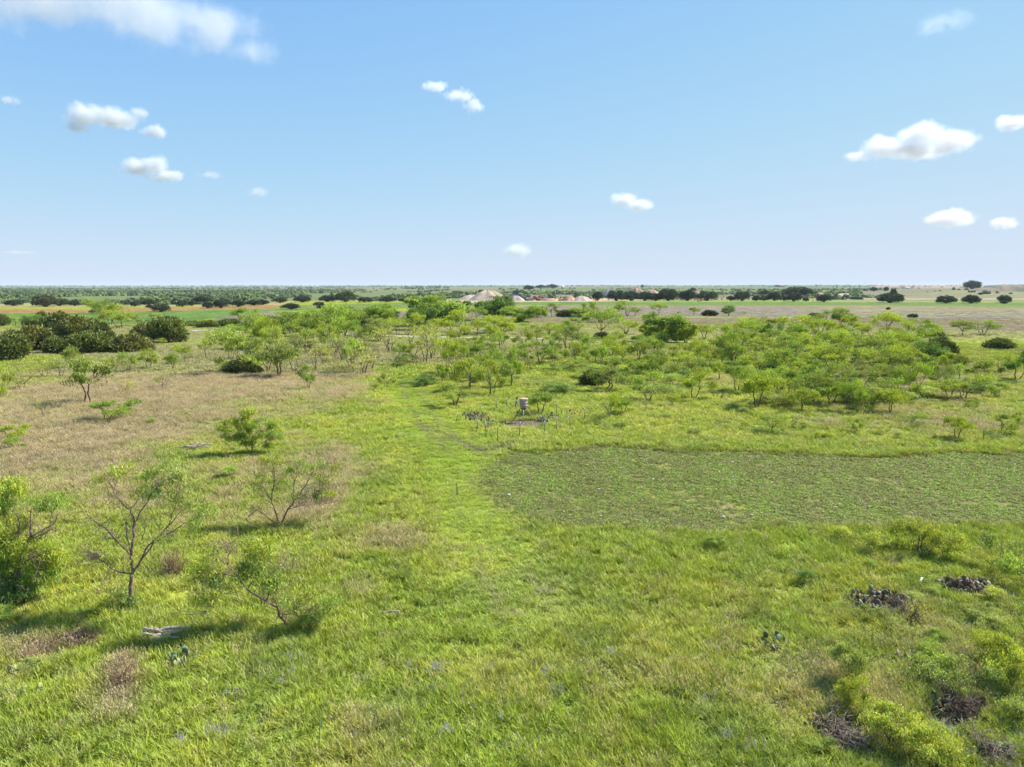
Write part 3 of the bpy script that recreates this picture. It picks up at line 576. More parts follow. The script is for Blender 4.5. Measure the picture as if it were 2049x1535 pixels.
# ------------------------------------------------------------------ the five near trees, limb by limb
def hero(name, label, lmk, foot, limbs, clusters, tint, word='tree', s=2.927, ox=0, oy=780, seed=1, twigc=(1.75, 1.62, 1.5), fr=1.0, r0=.09, barecl=(), bright=1.0):
    rg = np.random.default_rng(seed); f = at(ox + foot[0] / s, oy + foot[1] / s)
    tr = MB(); cr = MB(); nodes = []
    def W(X, Yc, dep): return np.array(atY(ox + X / s, oy + Yc / s, f.y + dep))
    org = np.array(f)
    for pts, ra, rb, dep in limbs:
        n = len(pts); P = np.array([W(x, yv, dep[0] + (dep[1] - dep[0]) * i / (n - 1)) for i, (x, yv) in enumerate(pts)])
        m = (n - 1) * 3 + 1; tt = np.linspace(0, n - 1, m)
        Q = np.stack([np.interp(tt, range(n), P[:, k]) for k in range(3)], 1); Q[1:-1] += rg.normal(0, .018, (m - 2, 3))
        tr.tube(Q - org, np.linspace(ra, rb, m) * .7, 6, c=twigc)
        nodes += [(q, ra + (rb - ra) * i / m) for i, q in enumerate(Q)]
        for k in range(2, m, 1):                      # short side twigs
            if rb < .035:
              for _r in range(2):
                e = Q[k] + rg.normal(0, 1, 3) * .42 + np.array((0, 0, .2)); T = crook(Q[k], e, 4, .1, rg)
                tr.tube(T - org, np.linspace(.012, .003, 4), 3, c=np.array(twigc) * 1.5, cap=False)
                e2 = T[2] + rg.normal(0, 1, 3) * .25; tr.tube(crook(T[2], e2, 3, .1, rg) - org, (.006, .004, .002), 3, c=np.array(twigc) * 1.6, cap=False)
    NP = np.array([n[0] for n in nodes])
    for (X, Yc, rx, ry, n, dep, tn) in clusters:
        c = W(X, Yc, dep); mm = mpp(Vector(c)) / s * 1.0; rx *= mm; ry *= mm
        K = max(3, int(n / 48))
        for k in range(K):
            v = rg.normal(0, 1, 3); v /= np.linalg.norm(v); v *= rg.uniform(.2, 1) ** .5
            sc = c + v * np.array((rx, rx * .8, ry)); sc[2] = max(sc[2], f.z + .12)
            i = np.argmin(np.linalg.norm(NP - sc, axis=1) + rg.uniform(0, .3, len(NP)))
            T = crook(NP[i], sc, 5, .07, rg); tr.tube(T - org, np.linspace(.014, .004, 5), 3, c=np.array(twigc) * 1.2, cap=False)
            m = int(85 * fr * rg.uniform(.6, 1.4) * (1 if n > 0 else 0)); 
            cp = sc + rg.normal(0, 1, (m, 3)) * np.array((.17, .17, .10)); cp[:, 2] = np.maximum(cp[:, 2], f.z + .03)
            V, F, C = strips(cp - org, .15, .036, .5, np.array((.28, .38, .05)) * bright * np.array(TINT[tn]) * rg.uniform(.8, 1.2), .22, -.25, rg); cr.add(V, F, c=C)
    for (X, Yc, rx, ry, n, dep) in barecl:
        c = W(X, Yc, dep); mm = mpp(Vector(c)) / s
        for k in range(n):
            sc = c + rg.normal(0, .5, 3) * np.array((rx * mm, rx * mm * .7, ry * mm)); i = np.argmin(np.linalg.norm(NP - sc, axis=1) + rg.uniform(0, .3, len(NP)))
            T = crook(NP[i], sc, 6, .06, rg); tr.tube(T - org, np.linspace(.014, .004, 6), 3, c=(3.6, 3.2, 2.9), cap=False)
            for q in range(3):
                e = T[rg.integers(2, 6)]; tr.tube(crook(e, e + rg.normal(0, .28, 3), 3, .1, rg) - org, (.006, .004, .002), 3, c=(3.6, 3.2, 2.9), cap=False)
    root = thing(name, f, label, 'tree'); a = obj('trunk', tr.mesh('hero_trunk', M_BARK, True), root); b = obj('crown', cr.mesh('hero_crown', M_LEAF), root); b.color = (1, 1, 1, 1)
    TREES.append(dict(o=root, sp='hero', x=f.x, y=f.y, px=0, py=0, h=4, label=label, lmk=lmk, word=word, cat='tree', hpx=99, wpx=99, tint='g'))
hero('mesquite_tree', 'tall thin-leaved mesquite with spreading bare grey limbs at lower left', 'the tall bare-limbed mesquite', (765, 1285),
  [([(765,1290),(765,1180),(770,1080)], .13, .10, (0, 0)), ([(770,1080),(700,1065),(640,1035),(580,990),(585,950)], .055, .02, (0, -.8)),
   ([(770,1085),(775,1020),(765,965),(700,900),(640,830),(570,780),(520,745),(490,700)], .075, .012, (0, .4)), ([(768,970),(780,860),(785,760),(765,700),(710,660),(665,600),(640,530),(615,490)], .075, .012, (0, .9)),
   ([(785,800),(820,720),(870,640),(910,590),(930,540)], .045, .012, (.4, -.4)), ([(770,1080),(830,990),(870,910),(940,850),(1010,770),(1060,710),(1180,660)], .075, .012, (0, .8)),
   ([(830,990),(900,900),(980,850),(1080,780),(1200,740)], .05, .010, (.1, -.9)), ([(765,960),(745,870),(735,790),(720,740)], .035, .010, (0, -.4)), ([(765,700),(800,660),(830,580),(860,540)], .035, .010, (.7, 1.3)),
   ([(985,800),(1010,730),(1040,640),(1050,600)], .03, .01, (.3, .2)), ([(665,600),(680,540),(720,490)], .025, .008, (.8, .5)), ([(700,900),(660,870),(600,880)], .02, .008, (.1, -.5)), ([(830,880),(850,800),(850,760)], .025, .01, (0, -.7)), ([(700,690),(650,660),(640,640)], .015, .006, (.8, 1.2))],
  [(720,450,110,50,380,.5,'y'),(860,480,90,60,330,.8,'g'),(960,500,110,70,480,.2,'p'),(1060,520,100,70,420,.6,'p'),(880,590,60,25,220,-.3,'d'),(1130,640,80,60,330,.4,'p'),(1200,720,80,50,300,-.7,'g'),(1030,640,60,50,150,.2,'p'),(900,760,70,60,110,-.4,'p'),
   (700,1200,60,50,300,.2,'p'),(740,1250,70,35,260,-.2,'d'),(600,540,40,40,60,.8,'y'),(800,620,60,60,80,.8,'y'),(950,880,60,60,60,-.5,'p'),(1120,790,60,40,140,-.5,'g')], 'g', seed=11, fr=.62,
  barecl=[(520,930,70,50,14,-.4),(470,1010,60,30,8,-.6),(560,1170,50,30,5,-.8),(600,800,60,60,8,.3)])
hero('mesquite_tree', 'V-forked mesquite with bare dark limbs and leafy tips, below the lime tree', 'the V-forked mesquite', (1638, 800),
  [([(1638,805),(1610,700),(1585,640),(1605,560),(1610,480),(1590,430)], .07, .014, (0, .3)), ([(1640,800),(1690,690),(1740,630),(1790,560),(1820,500),(1840,460)], .075, .014, (0, .7)), ([(1635,800),(1560,740),(1500,705),(1440,760)], .05, .014, (0, -.6)),
   ([(1715,650),(1720,560),(1740,490),(1735,440)], .03, .01, (.3, -.2)), ([(1690,700),(1750,680),(1790,650)], .03, .01, (.2, -.5)), ([(1585,640),(1550,590),(1530,540)], .03, .01, (.1, -.3)), ([(1790,560),(1870,540),(1900,500)], .025, .01, (.6, .6)), ([(1810,500),(1900,440),(1960,420)], .022, .008, (.6, .9))],
  [(1600,400,80,35,330,.3,'y'),(1700,440,80,45,330,.1,'g'),(1830,450,90,50,330,.7,'g'),(1900,520,60,60,280,.6,'y'),(1900,600,50,40,160,.3,'y'),(1850,590,50,50,160,.3,'d'),(1540,470,50,50,120,.1,'p'),(1960,440,40,30,110,.9,'y'),(1520,560,40,40,60,-.1,'p'),(1660,560,60,50,60,.1,'p'),(1750,600,60,50,70,.1,'p')], 'g', seed=12, fr=.8,
  barecl=[(1450,740,50,30,8,-.6),(1640,540,60,60,10,.2),(1760,660,60,30,8,-.4)])
hero('mesquite_tree', 'low contorted mesquite leaning far left, with rough grey trunk, at lower centre-left', 'the contorted leaning mesquite', (1690, 1400),
  [([(1700,1405),(1660,1350),(1635,1320),(1620,1270),(1530,1220),(1450,1170),(1390,1100),(1330,1030),(1250,960)], .10, .014, (0, -.5)), ([(1560,1235),(1590,1160),(1585,1080),(1650,1030),(1750,1045)], .035, .01, (-.1, .9)),
   ([(1330,1030),(1345,950),(1325,905),(1395,870)], .03, .008, (-.3, .2)), ([(1620,1270),(1600,1210),(1610,1180)], .03, .01, (0, .4)), ([(1450,1170),(1500,1080),(1520,960)], .035, .01, (-.2, .4)), ([(1640,1330),(1700,1310),(1760,1330),(1800,1290)], .03, .01, (0, -.6)),
   ([(1390,1100),(1280,1070),(1210,1080)], .03, .008, (-.3, -.9)), ([(1690,1400),(1710,1380),(1690,1330)], .03, .012, (0, -.3)), ([(1400,1180),(1290,1200),(1210,1310)], .016, .006, (-.4, -1.2))],
  [(1190,1030,80,80,480,-.5,'y'),(1250,1120,70,50,200,-.7,'d'),(1520,930,90,60,520,.4,'y'),(1480,1020,90,70,430,.2,'g'),(1590,1060,70,70,300,.4,'g'),(1400,1100,80,70,240,-.2,'g'),(1650,1170,90,70,330,.3,'g'),(1800,1210,100,60,380,-.2,'y'),(1900,1250,70,50,260,-.3,'g'),(1200,1230,60,60,230,-1.1,'y'),(1560,1150,80,50,200,.1,'g'),(1720,1250,80,40,160,-.3,'p')], 'g', seed=13, fr=.75,
  barecl=[(1720,960,90,80,12,.8),(1080,1290,60,30,6,-1.2),(1320,900,80,30,8,.1)])
hero('mesquite_tree', 'dense leafy mesquite with broken grey upper limbs, cut by the left edge', 'the dense left-edge mesquite', (70, 1240),
  [([(70,1260),(105,1100),(110,1010)], .16, .10, (0, 0)), ([(105,1040),(150,930),(180,850),(175,780),(185,690)], .08, .03, (0, -.5)), ([(178,860),(250,825),(310,785),(350,715)], .045, .014, (-.3, -1.0)), ([(185,865),(250,850),(310,815)], .045, .02, (-.3, -1.2)),
   ([(108,1010),(112,850),(115,780),(100,735)], .06, .02, (0, -.8)), ([(90,1060),(30,1130),(20,1230),(50,1300),(115,1340)], .045, .012, (0, -1.6)), ([(110,1000),(180,940),(240,1000),(170,1160)], .03, .01, (0, -1.7)), ([(100,1050),(-60,900),(-120,700),(-100,600)], .08, .02, (0, .5)), ([(110,1010),(40,800),(30,650),(60,580)], .07, .015, (0, .9)),
   ([(105,1040),(220,960),(290,800),(300,680)], .05, .012, (0, .8))],
  [(60,580,90,60,700,.8,'y'),(-60,640,110,90,900,.4,'g'),(40,700,110,60,700,.9,'g'),(290,650,80,60,560,.8,'g'),(60,800,120,60,900,.1,'y'),(120,900,130,60,1000,-.4,'y'),(20,960,130,90,1000,0,'g'),(250,900,90,60,600,.2,'g'),(300,980,70,70,600,0,'y'),(200,1050,110,70,700,.1,'g'),(290,1100,60,60,420,-.1,'g'),(60,1120,140,80,800,.2,'d'),(150,1190,130,50,700,-.2,'d'),(-60,1100,90,100,700,0,'d'),(60,1230,80,40,420,-.4,'g'),(340,650,40,30,120,.4,'g')], 'g', seed=14, fr=1.0, bright=1.1)
hero('mesquite_tree', 'compact lime-green mesquite beside the grey stick pile', 'the lime tree by the stick pile', (1480, 385),
  [([(1480,390),(1475,320),(1480,270),(1440,230),(1430,160)], .075, .012, (0, .2)), ([(1478,300),(1540,255),(1610,235)], .04, .012, (0, .6)), ([(1470,385),(1420,300),(1370,265),(1310,250)], .05, .012, (0, -.6)), ([(1480,290),(1520,230),(1510,180)], .03, .01, (0, -.4)), ([(1480,340),(1560,300),(1580,290)], .03, .01, (0, -.7))],
  [(1450,130,50,45,480,.2,'y'),(1430,200,80,40,520,.1,'y'),(1340,210,70,40,480,-.5,'y'),(1370,270,80,35,360,-.6,'g'),(1520,200,80,45,520,.3,'g'),(1600,220,60,40,520,.6,'y'),(1580,280,70,40,420,-.4,'g'),(1300,250,40,30,180,-.6,'y'),(1450,300,60,40,240,-.2,'g'),(1560,340,50,30,150,-.3,'g'),(1490,250,70,40,300,.4,'g')], 'y', seed=15, fr=2.0, bright=1.15)

# ------------------------------------------------------------------ grass and other uncountable cover
def coll(protos, name):
    c = bpy.data.collections.new(name)
    for i, me in enumerate(protos):
        o = bpy.data.objects.new('%s_%02d' % (name, i), me); c.objects.link(o)
    return c
def scatter(name, label, P, rot, scl, pick, tint, c, cat):
    n = len(P); me = bpy.data.meshes.new(name); me.vertices.add(n); me.vertices.foreach_set('co', P.astype(np.float32).ravel())
    def at_(nm, ty, key, arr):
        a = me.attributes.new(nm, ty, 'POINT'); a.data.foreach_set(key, arr)
    at_('rot', 'FLOAT_VECTOR', 'vector', rot.astype(np.float32).ravel()); at_('scl', 'FLOAT_VECTOR', 'vector', scl.astype(np.float32).ravel())
    at_('pick', 'INT', 'value', pick.astype(np.int32))
    cc = np.ones((n, 4), np.float32); cc[:, :3] = tint; at_('tint', 'FLOAT_COLOR', 'color', cc.ravel())
    me.update(); o = obj(name, me)
    ng = bpy.data.node_groups.new(name, 'GeometryNodeTree')
    ng.interface.new_socket('Geometry', in_out='INPUT', socket_type='NodeSocketGeometry'); ng.interface.new_socket('Geometry', in_out='OUTPUT', socket_type='NodeSocketGeometry')
    gi = ng.nodes.new('NodeGroupInput'); go = ng.nodes.new('NodeGroupOutput'); ip = ng.nodes.new('GeometryNodeInstanceOnPoints'); ci = ng.nodes.new('GeometryNodeCollectionInfo')
    ci.inputs[0].default_value = c; ci.inputs['Separate Children'].default_value = True; ci.inputs['Reset Children'].default_value = True
    def na(nm, ty):
        k = ng.nodes.new('GeometryNodeInputNamedAttribute'); k.data_type = ty; k.inputs[0].default_value = nm; return k.outputs[0]
    er = ng.nodes.new('FunctionNodeEulerToRotation'); L = ng.links.new
    L(na('rot', 'FLOAT_VECTOR'), er.inputs[0]); L(er.outputs[0], ip.inputs['Rotation']); L(na('scl', 'FLOAT_VECTOR'), ip.inputs['Scale']); L(na('pick', 'INT'), ip.inputs['Instance Index'])
    ip.inputs['Pick Instance'].default_value = True
    L(gi.outputs[0], ip.inputs['Points']); L(ci.outputs[0], ip.inputs['Instance']); L(ip.outputs[0], go.inputs[0])
    m = o.modifiers.new('scatter', 'NODES'); m.node_group = ng
    return tag(o, label, cat, None, 'stuff')
def tuft(seed, nb, L, Wd, spread, lean, curve, head=None, dens=1.0):
    rg = np.random.default_rng(seed); V = []; Q = []; T = []; C = []; k = 0
    for i in range(nb):
        a = rg.uniform(0, 6.283); r = spread * math.sqrt(rg.uniform()); b = np.array((r * math.cos(a), r * math.sin(a), -.02))
        h = rg.uniform(0, 6.283); le = abs(rg.normal(0, lean)); d = np.array((math.cos(h) * math.sin(le), math.sin(h) * math.sin(le), math.cos(le)))
        l = L * rg.uniform(.55, 1.2); s = np.array((-math.sin(h + rg.normal(0, .6)), math.cos(h), 0)) * Wd * rg.uniform(.6, 1.2) / 2
        m = b + d * l * .55; e = m + (d + np.array((math.cos(h), math.sin(h), -.25)) * curve) * l * .45
        V += [b - s * .7, b + s * .7, m - s, m + s, e]; Q.append((k, k + 1, k + 3, k + 2)); T.append((k + 2, k + 3, k + 4)); k += 5
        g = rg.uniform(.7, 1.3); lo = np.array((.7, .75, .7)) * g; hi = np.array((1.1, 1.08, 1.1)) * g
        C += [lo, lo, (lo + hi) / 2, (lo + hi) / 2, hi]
        if head:
            w2 = s * head[1] / Wd * 2; u = e + (e - m) * .1
            V += [e - w2, e + w2, e + (e - m) / np.linalg.norm(e - m) * head[0]]; T.append((k, k + 1, k + 2)); k += 3; C += [np.array(head[2])] * 3
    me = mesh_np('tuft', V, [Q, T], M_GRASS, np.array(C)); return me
def clover(seed, nl, r, h, s):
    rg = np.random.default_rng(seed); V = []; Q = []; C = []
    for i in range(nl):
        a = rg.uniform(0, 6.283); q = r * math.sqrt(rg.uniform()); c = np.array((q * math.cos(a), q * math.sin(a), h * rg.uniform(.1, 1) * (1 - (q / r) ** 2 * .6)))
        n = rg.normal(0, .45, 3) + np.array((0, 0, 1)); u = np.cross(n, rg.normal(0, 1, 3)); u /= np.linalg.norm(u); v = np.cross(n / np.linalg.norm(n), u); k = s * rg.uniform(.6, 1.3)
        V += [c - u * k, c - v * k * .6, c + u * k, c + v * k * .6]; Q.append((4 * i, 4 * i + 1, 4 * i + 2, 4 * i + 3)); C += [np.array((1, 1, 1)) * rg.uniform(.65, 1.3)] * 4
    return mesh_np('sprig', V, [Q], M_GRASS, np.array(C))
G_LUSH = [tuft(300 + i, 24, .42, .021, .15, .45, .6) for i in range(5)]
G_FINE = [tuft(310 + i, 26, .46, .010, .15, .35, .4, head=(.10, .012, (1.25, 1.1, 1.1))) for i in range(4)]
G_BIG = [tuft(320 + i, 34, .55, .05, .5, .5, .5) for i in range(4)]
G_BROAD = [clover(330 + i, 34, .20, .22, .035) for i in range(3)]
C_NEAR = coll(G_LUSH + G_FINE + G_BROAD, 'near_tuft'); C_FAR = coll(G_BIG, 'far_tuft'); C_PLOT = coll([clover(340 + i, 30, .16, .10, .032) for i in range(4)] + [tuft(345, 14, .14, .014, .1, .5, .5)], 'plot_sprig')
def cloud_pts(y0, y1, dens, k=0.80, seed=0):
    rg = np.random.default_rng(seed); A = k * (y1 ** 2 - y0 ** 2); n = int(A * dens)
    y = np.sqrt(rg.uniform(y0 ** 2, y1 ** 2, n)); x = rg.uniform(-k, k, n) * y
    return x, y, rg
def near_grass():
    X = []; Y = []
    for a, b, d, s in ((15.5, 27, 62, 1), (27, 42, 40, 2), (42, 62, 24, 3), (62, 104, 11, 4)):
        x, y, rg = cloud_pts(a, b, d, .82, s); X.append(x); Y.append(y)
    x = np.concatenate(X); y = np.concatenate(Y); rg = np.random.default_rng(5)
    c, d, plot, soil, px, py = zones(x, y)
    lump = fbm(x / 1.1, y / 1.1, 51, 3); lump2 = fbm(x / 4, y / 4, 52, 2)
    lane = .9 * (1 - sst(1.5, 3.5, polylined(x, y, LANEW))) + blob(px, py, 815, 765, 40, 30) + blob(px, py, 880, 880, 90, 60) + .6 * blob(px, py, 930, 980, 60, 90)
    keep = (rg.uniform(0, 1, len(x)) > plot * 1.05) & (rg.uniform(0, 1, len(x)) > soil * 1.1) & (rg.uniform(0, 1, len(x)) > (lump < .36) * .55)
    dx = rg.normal(0, 1, len(x))
    dry = rg.uniform(0, 1, len(x)) < .04 + sst(.15, 1.0, d) * .5
    broad = (~dry) & (fbm(x / 1.7, y / 1.7, 57, 2) > .62) & (rg.uniform(0, 1, len(x)) < .6)
    pick = np.where(dry, rg.integers(5, 9, len(x)), rg.integers(0, 5, len(x))); pick = np.where(broad, rg.integers(9, 12, len(x)), pick)
    hs = (.58 + .50 * lump + .25 * (lump2 - .5)) * np.clip(1 - .55 * lane, .35, 1) * rg.uniform(.75, 1.25, len(x))
    far = 1 + .9 * sst(25, 90, y)
    scl = np.stack([far * (.85 + .3 * rg.uniform(0, 1, len(x)))] * 2 + [hs * (1 + .15 * sst(30, 90, y))], 1)
    dc = np.where((rg.uniform(0, 1, len(x)) < .5)[:, None], DRY * 1.2, PINK * 1.15)
    tint = np.where(dry[:, None], c * .45 + dc * .55, c * 1.15) * (rg.uniform(.84, 1.18, len(x)) * (.80 + .40 * fbm(x / .7, y / .9, 58, 2)))[:, None]
    tint = np.where(broad[:, None], tint * np.array((.75, .85, .9)), tint)
    bright = (rg.uniform(0, 1, len(x)) < .12) & ~dry; tint = np.where(bright[:, None], tint * np.array((1.25, 1.1, .8)), tint)
    P = np.stack([x, y, terrain(x, y)], 1)[keep]; rot = np.stack([rg.normal(0, .08, len(x)), rg.normal(0, .08, len(x)), rg.uniform(0, 6.283, len(x))], 1)[keep]
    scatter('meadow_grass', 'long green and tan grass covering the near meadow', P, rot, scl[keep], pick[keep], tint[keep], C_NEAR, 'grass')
    # mown plot
    x, y, rg = cloud_pts(31, 67, 62, .82, 9); c, d, plot, soil, px, py = zones(x, y)
    gap = fbm(x / .55, y / .8, 61, 3)
    keep = (rg.uniform(0, 1, len(x)) < plot) & (gap > .26 + .08 * (fbm(x / 6, y / 6, 63, 2) < .5))
    gr = sst(.35, .65, fbm(x / 2.5, y / 4, 62, 2))[:, None]
    tint = (np.array((.235, .29, .055)) * (1 - gr) + np.array((.25, .345, .05)) * gr) * rg.uniform(.7, 1.3, len(x))[:, None]
    tint = np.where((rg.uniform(0, 1, len(x)) < .18)[:, None], np.array((.31, .24, .13)) * rg.uniform(.7, 1.2, len(x))[:, None], tint)
    s = (rg.uniform(.55, 1.15, len(x)) * (1 + .3 * sst(40, 60, y)))
    scl = np.stack([s * 1.15, s * 1.15, s * (.6 + 1.0 * gap)], 1)
    rot = np.stack([np.zeros(len(x)), np.zeros(len(x)), rg.uniform(0, 6.283, len(x))], 1)
    P = np.stack([x, y, terrain(x, y)], 1)
    scatter('plot_clover', 'low clover and weeds over brown soil in the mown food plot', P[keep], rot[keep], scl[keep], rg.integers(0, 5, len(x))[keep], tint[keep], C_PLOT, 'ground cover')
    # farther grass
    X = []; Y = []
    for a, b, dn, s in ((100, 160, 2.4, 21), (160, 300, .55, 22), (300, 620, .10, 23)):
        x, y, rg = cloud_pts(a, b, dn, .84, s); X.append(x); Y.append(y)
    x = np.concatenate(X); y = np.concatenate(Y); rg = np.random.default_rng(6); n = len(x)
    c, d, plot, soil, px, py = zones(x, y); h = np.where(y > 160, .5, .9) * np.where((py < 622), .35, 1)
    s = rg.uniform(.8, 1.5, n) * (1 + sst(120, 500, y) * 1.6)
    scl = np.stack([s, s, h * rg.uniform(.5, 1.1, n)], 1); rot = np.stack([np.zeros(n), np.zeros(n), rg.uniform(0, 6.283, n)], 1)
    scatter('field_grass', 'dry and green grass covering the farther fields', np.stack([x, y, terrain(x, y)], 1), rot, scl, rg.integers(0, 4, n), c * 1.12 * rg.uniform(.7, 1.3, n)[:, None], C_FAR, 'grass')
near_grass()

def flowers():
    mb = MB(); rg = np.random.default_rng(71)
    for s in range(2):
        pass
    def spike(seed):
        rg = np.random.default_rng(seed); V = []; Q = []; C = []
        for i in range(16):
            z = .28 + .012 * i; a = i * 2.4; c = np.array((.02 * math.cos(a), .02 * math.sin(a), z)); u = rg.normal(0, 1, 3); u /= np.linalg.norm(u); v = np.cross(u, rg.normal(0, 1, 3)); v /= np.linalg.norm(v); k = .009
            V += [c - u * k, c - v * k, c + u * k, c + v * k]; Q.append((4 * i, 4 * i + 1, 4 * i + 2, 4 * i + 3)); C += [(1, 1, 1)] * 4
        return mesh_np('flower', V, [Q], M_GRASS, np.array(C))
    cl = coll([spike(400 + i) for i in range(3)], 'flower_spike')
    spots = [(878,1352,26,14,40),(980,1353,14,10,12),(820,1350,14,10,12),(1090,1360,30,16,30),(1115,1400,24,14,24),(1000,1455,14,8,10),(895,1480,22,10,24),(1220,1322,20,8,22),(1440,1312,26,9,26),(870,1390,60,20,16),(1170,1350,40,16,16),
      (440,1482,40,16,34),(365,1497,14,10,18),(470,1402,24,10,16),(560,1360,60,34,34),(1075,1060,14,4,10),(1455,1490,24,14,20),(1510,1510,30,10,20),(1600,1160,18,6,22),(1415,1410,20,10,14),(590,1330,24,20,14),(960,1400,120,40,26),(700,1450,120,50,14),(1900,1480,30,16,16),(2040,1375,8,10,10),(1040,1500,80,20,12),(1240,880,8,3,12)]
    P = []
    for px, py, rx, ry, n in spots:
        for i in range(n):
            p = at(px + rg.normal(0, .45) * rx, min(1560, py + rg.normal(0, .45) * ry)); P.append((p.x, p.y, p.z + .08))
    P = np.array(P); n = len(P); s = rg.uniform(.55, .95, n); col = np.where((rg.uniform(0, 1, n) < .6)[:, None], np.array((.26, .26, .62)), np.array((.45, .32, .62)))
    scatter('wild_flowers', 'tiny blue-violet wild flowers scattered through the near grass', P, np.stack([rg.normal(0, .15, n), rg.normal(0, .15, n), rg.uniform(0, 6, n)], 1), np.stack([s, s, s], 1), rg.integers(0, 3, n), col * rg.uniform(.8, 1.3, n)[:, None], cl, 'flowers')
flowers()

def far_scrub():
    def bush(seed, H, Rr, n=150):
        rg = np.random.default_rng(seed); v = rg.normal(0, 1, (n, 3)); v /= np.linalg.norm(v, axis=1)[:, None]; v[:, 2] = np.abs(v[:, 2])
        p = v * rg.uniform(.7, 1, n)[:, None] * np.array((Rr, Rr, H * .85)) * (1 + .25 * np.sin(v[:, :1] * 5 + seed)); p[:, 2] += .1
        V = []; 
        u = rg.normal(0, 1, (n, 3)); u -= (u * v).sum(1)[:, None] * v * .6; u /= np.linalg.norm(u, axis=1)[:, None]; q = np.cross(v, u); k = Rr * .24
        V = np.stack([p - u * k, p - q * k, p + u * k, p + q * k], 1).reshape(-1, 3)
        C = np.repeat(rg.uniform(.65, 1.35, n)[:, None] * np.ones((1, 3)), 4, 0)
        return mesh_np('scrub', V, [np.arange(4 * n).reshape(-1, 4)], M_SCRUB, C)
    cl = coll([bush(500 + i, 3.0 + .5 * i, 2.4 + .4 * (i % 3)) for i in range(5)], 'scrub_form')
    rg = np.random.default_rng(81); X = []; Y = []
    def add(n, x0, x1, y0, y1, thr, sc=1, seed=90):
        yy = np.exp(rg.uniform(math.log(y0), math.log(y1), n * 3)) if y1 / y0 > 3 else rg.uniform(y0, y1, n * 3)
        uu = rg.uniform(x0, x1, n * 3); xx = uu * yy
        m = fbm(xx / (60 * sc), yy / (150 * sc), seed, 3) > thr; X.append(xx[m][:n]); Y.append(yy[m][:n])
    U = lambda px: (px - CX) / FPX
    add(1500, U(-150), U(520), 520, 950, .48); add(2600, U(-150), U(620), 900, 2300, .44); add(2300, U(-150), U(900), 2300, 8800, .45, 3)
    add(500, U(520), U(930), 640, 1000, .52); add(600, U(520), U(900), 1000, 2300, .58)
    add(1500, U(880), U(1720), 720, 1250, .42); add(700, U(1000), U(1760), 1250, 2600, .47); add(500, U(880), U(1750), 3600, 8800, .42, 4)
    add(160, U(1690), U(2200), 800, 1250, .62); add(120, U(1650), U(2200), 1600, 7000, .45, 3); add(900, U(-200), U(2250), 8000, 9100, .3, 4)
    x = np.concatenate(X); y = np.concatenate(Y)
    px, py = img(x, y); quarry = (px > 890) & (px < 1250) & (y < 800) & (y > 560)
    k = ~quarry; x = x[k]; y = y[k]; n = len(x)
    s = rg.uniform(.45, 1.25, n) * np.where(y > 7500, 3.0, np.where(y > 3000, 1.5, 1.0)); dk = rg.uniform(0, 1, n)
    tint = np.where((dk < .4)[:, None], np.array((.075, .11, .045)), np.where((dk < .8)[:, None], np.array((.16, .24, .065)), np.array((.21, .26, .09)))) * rg.uniform(.8, 1.25, n)[:, None]
    P = np.stack([x, y, terrain(x, y) - .2], 1)
    scatter('far_scrubland', 'scrub and low trees reading as one green mass towards the horizon', P, np.stack([np.zeros(n), np.zeros(n), rg.uniform(0, 6, n)], 1), np.stack([s * 1.2, s * 1.2, s * rg.uniform(.7, 1.1, n)], 1), rg.integers(0, 5, n), tint, cl, 'scrubland')
far_scrub()

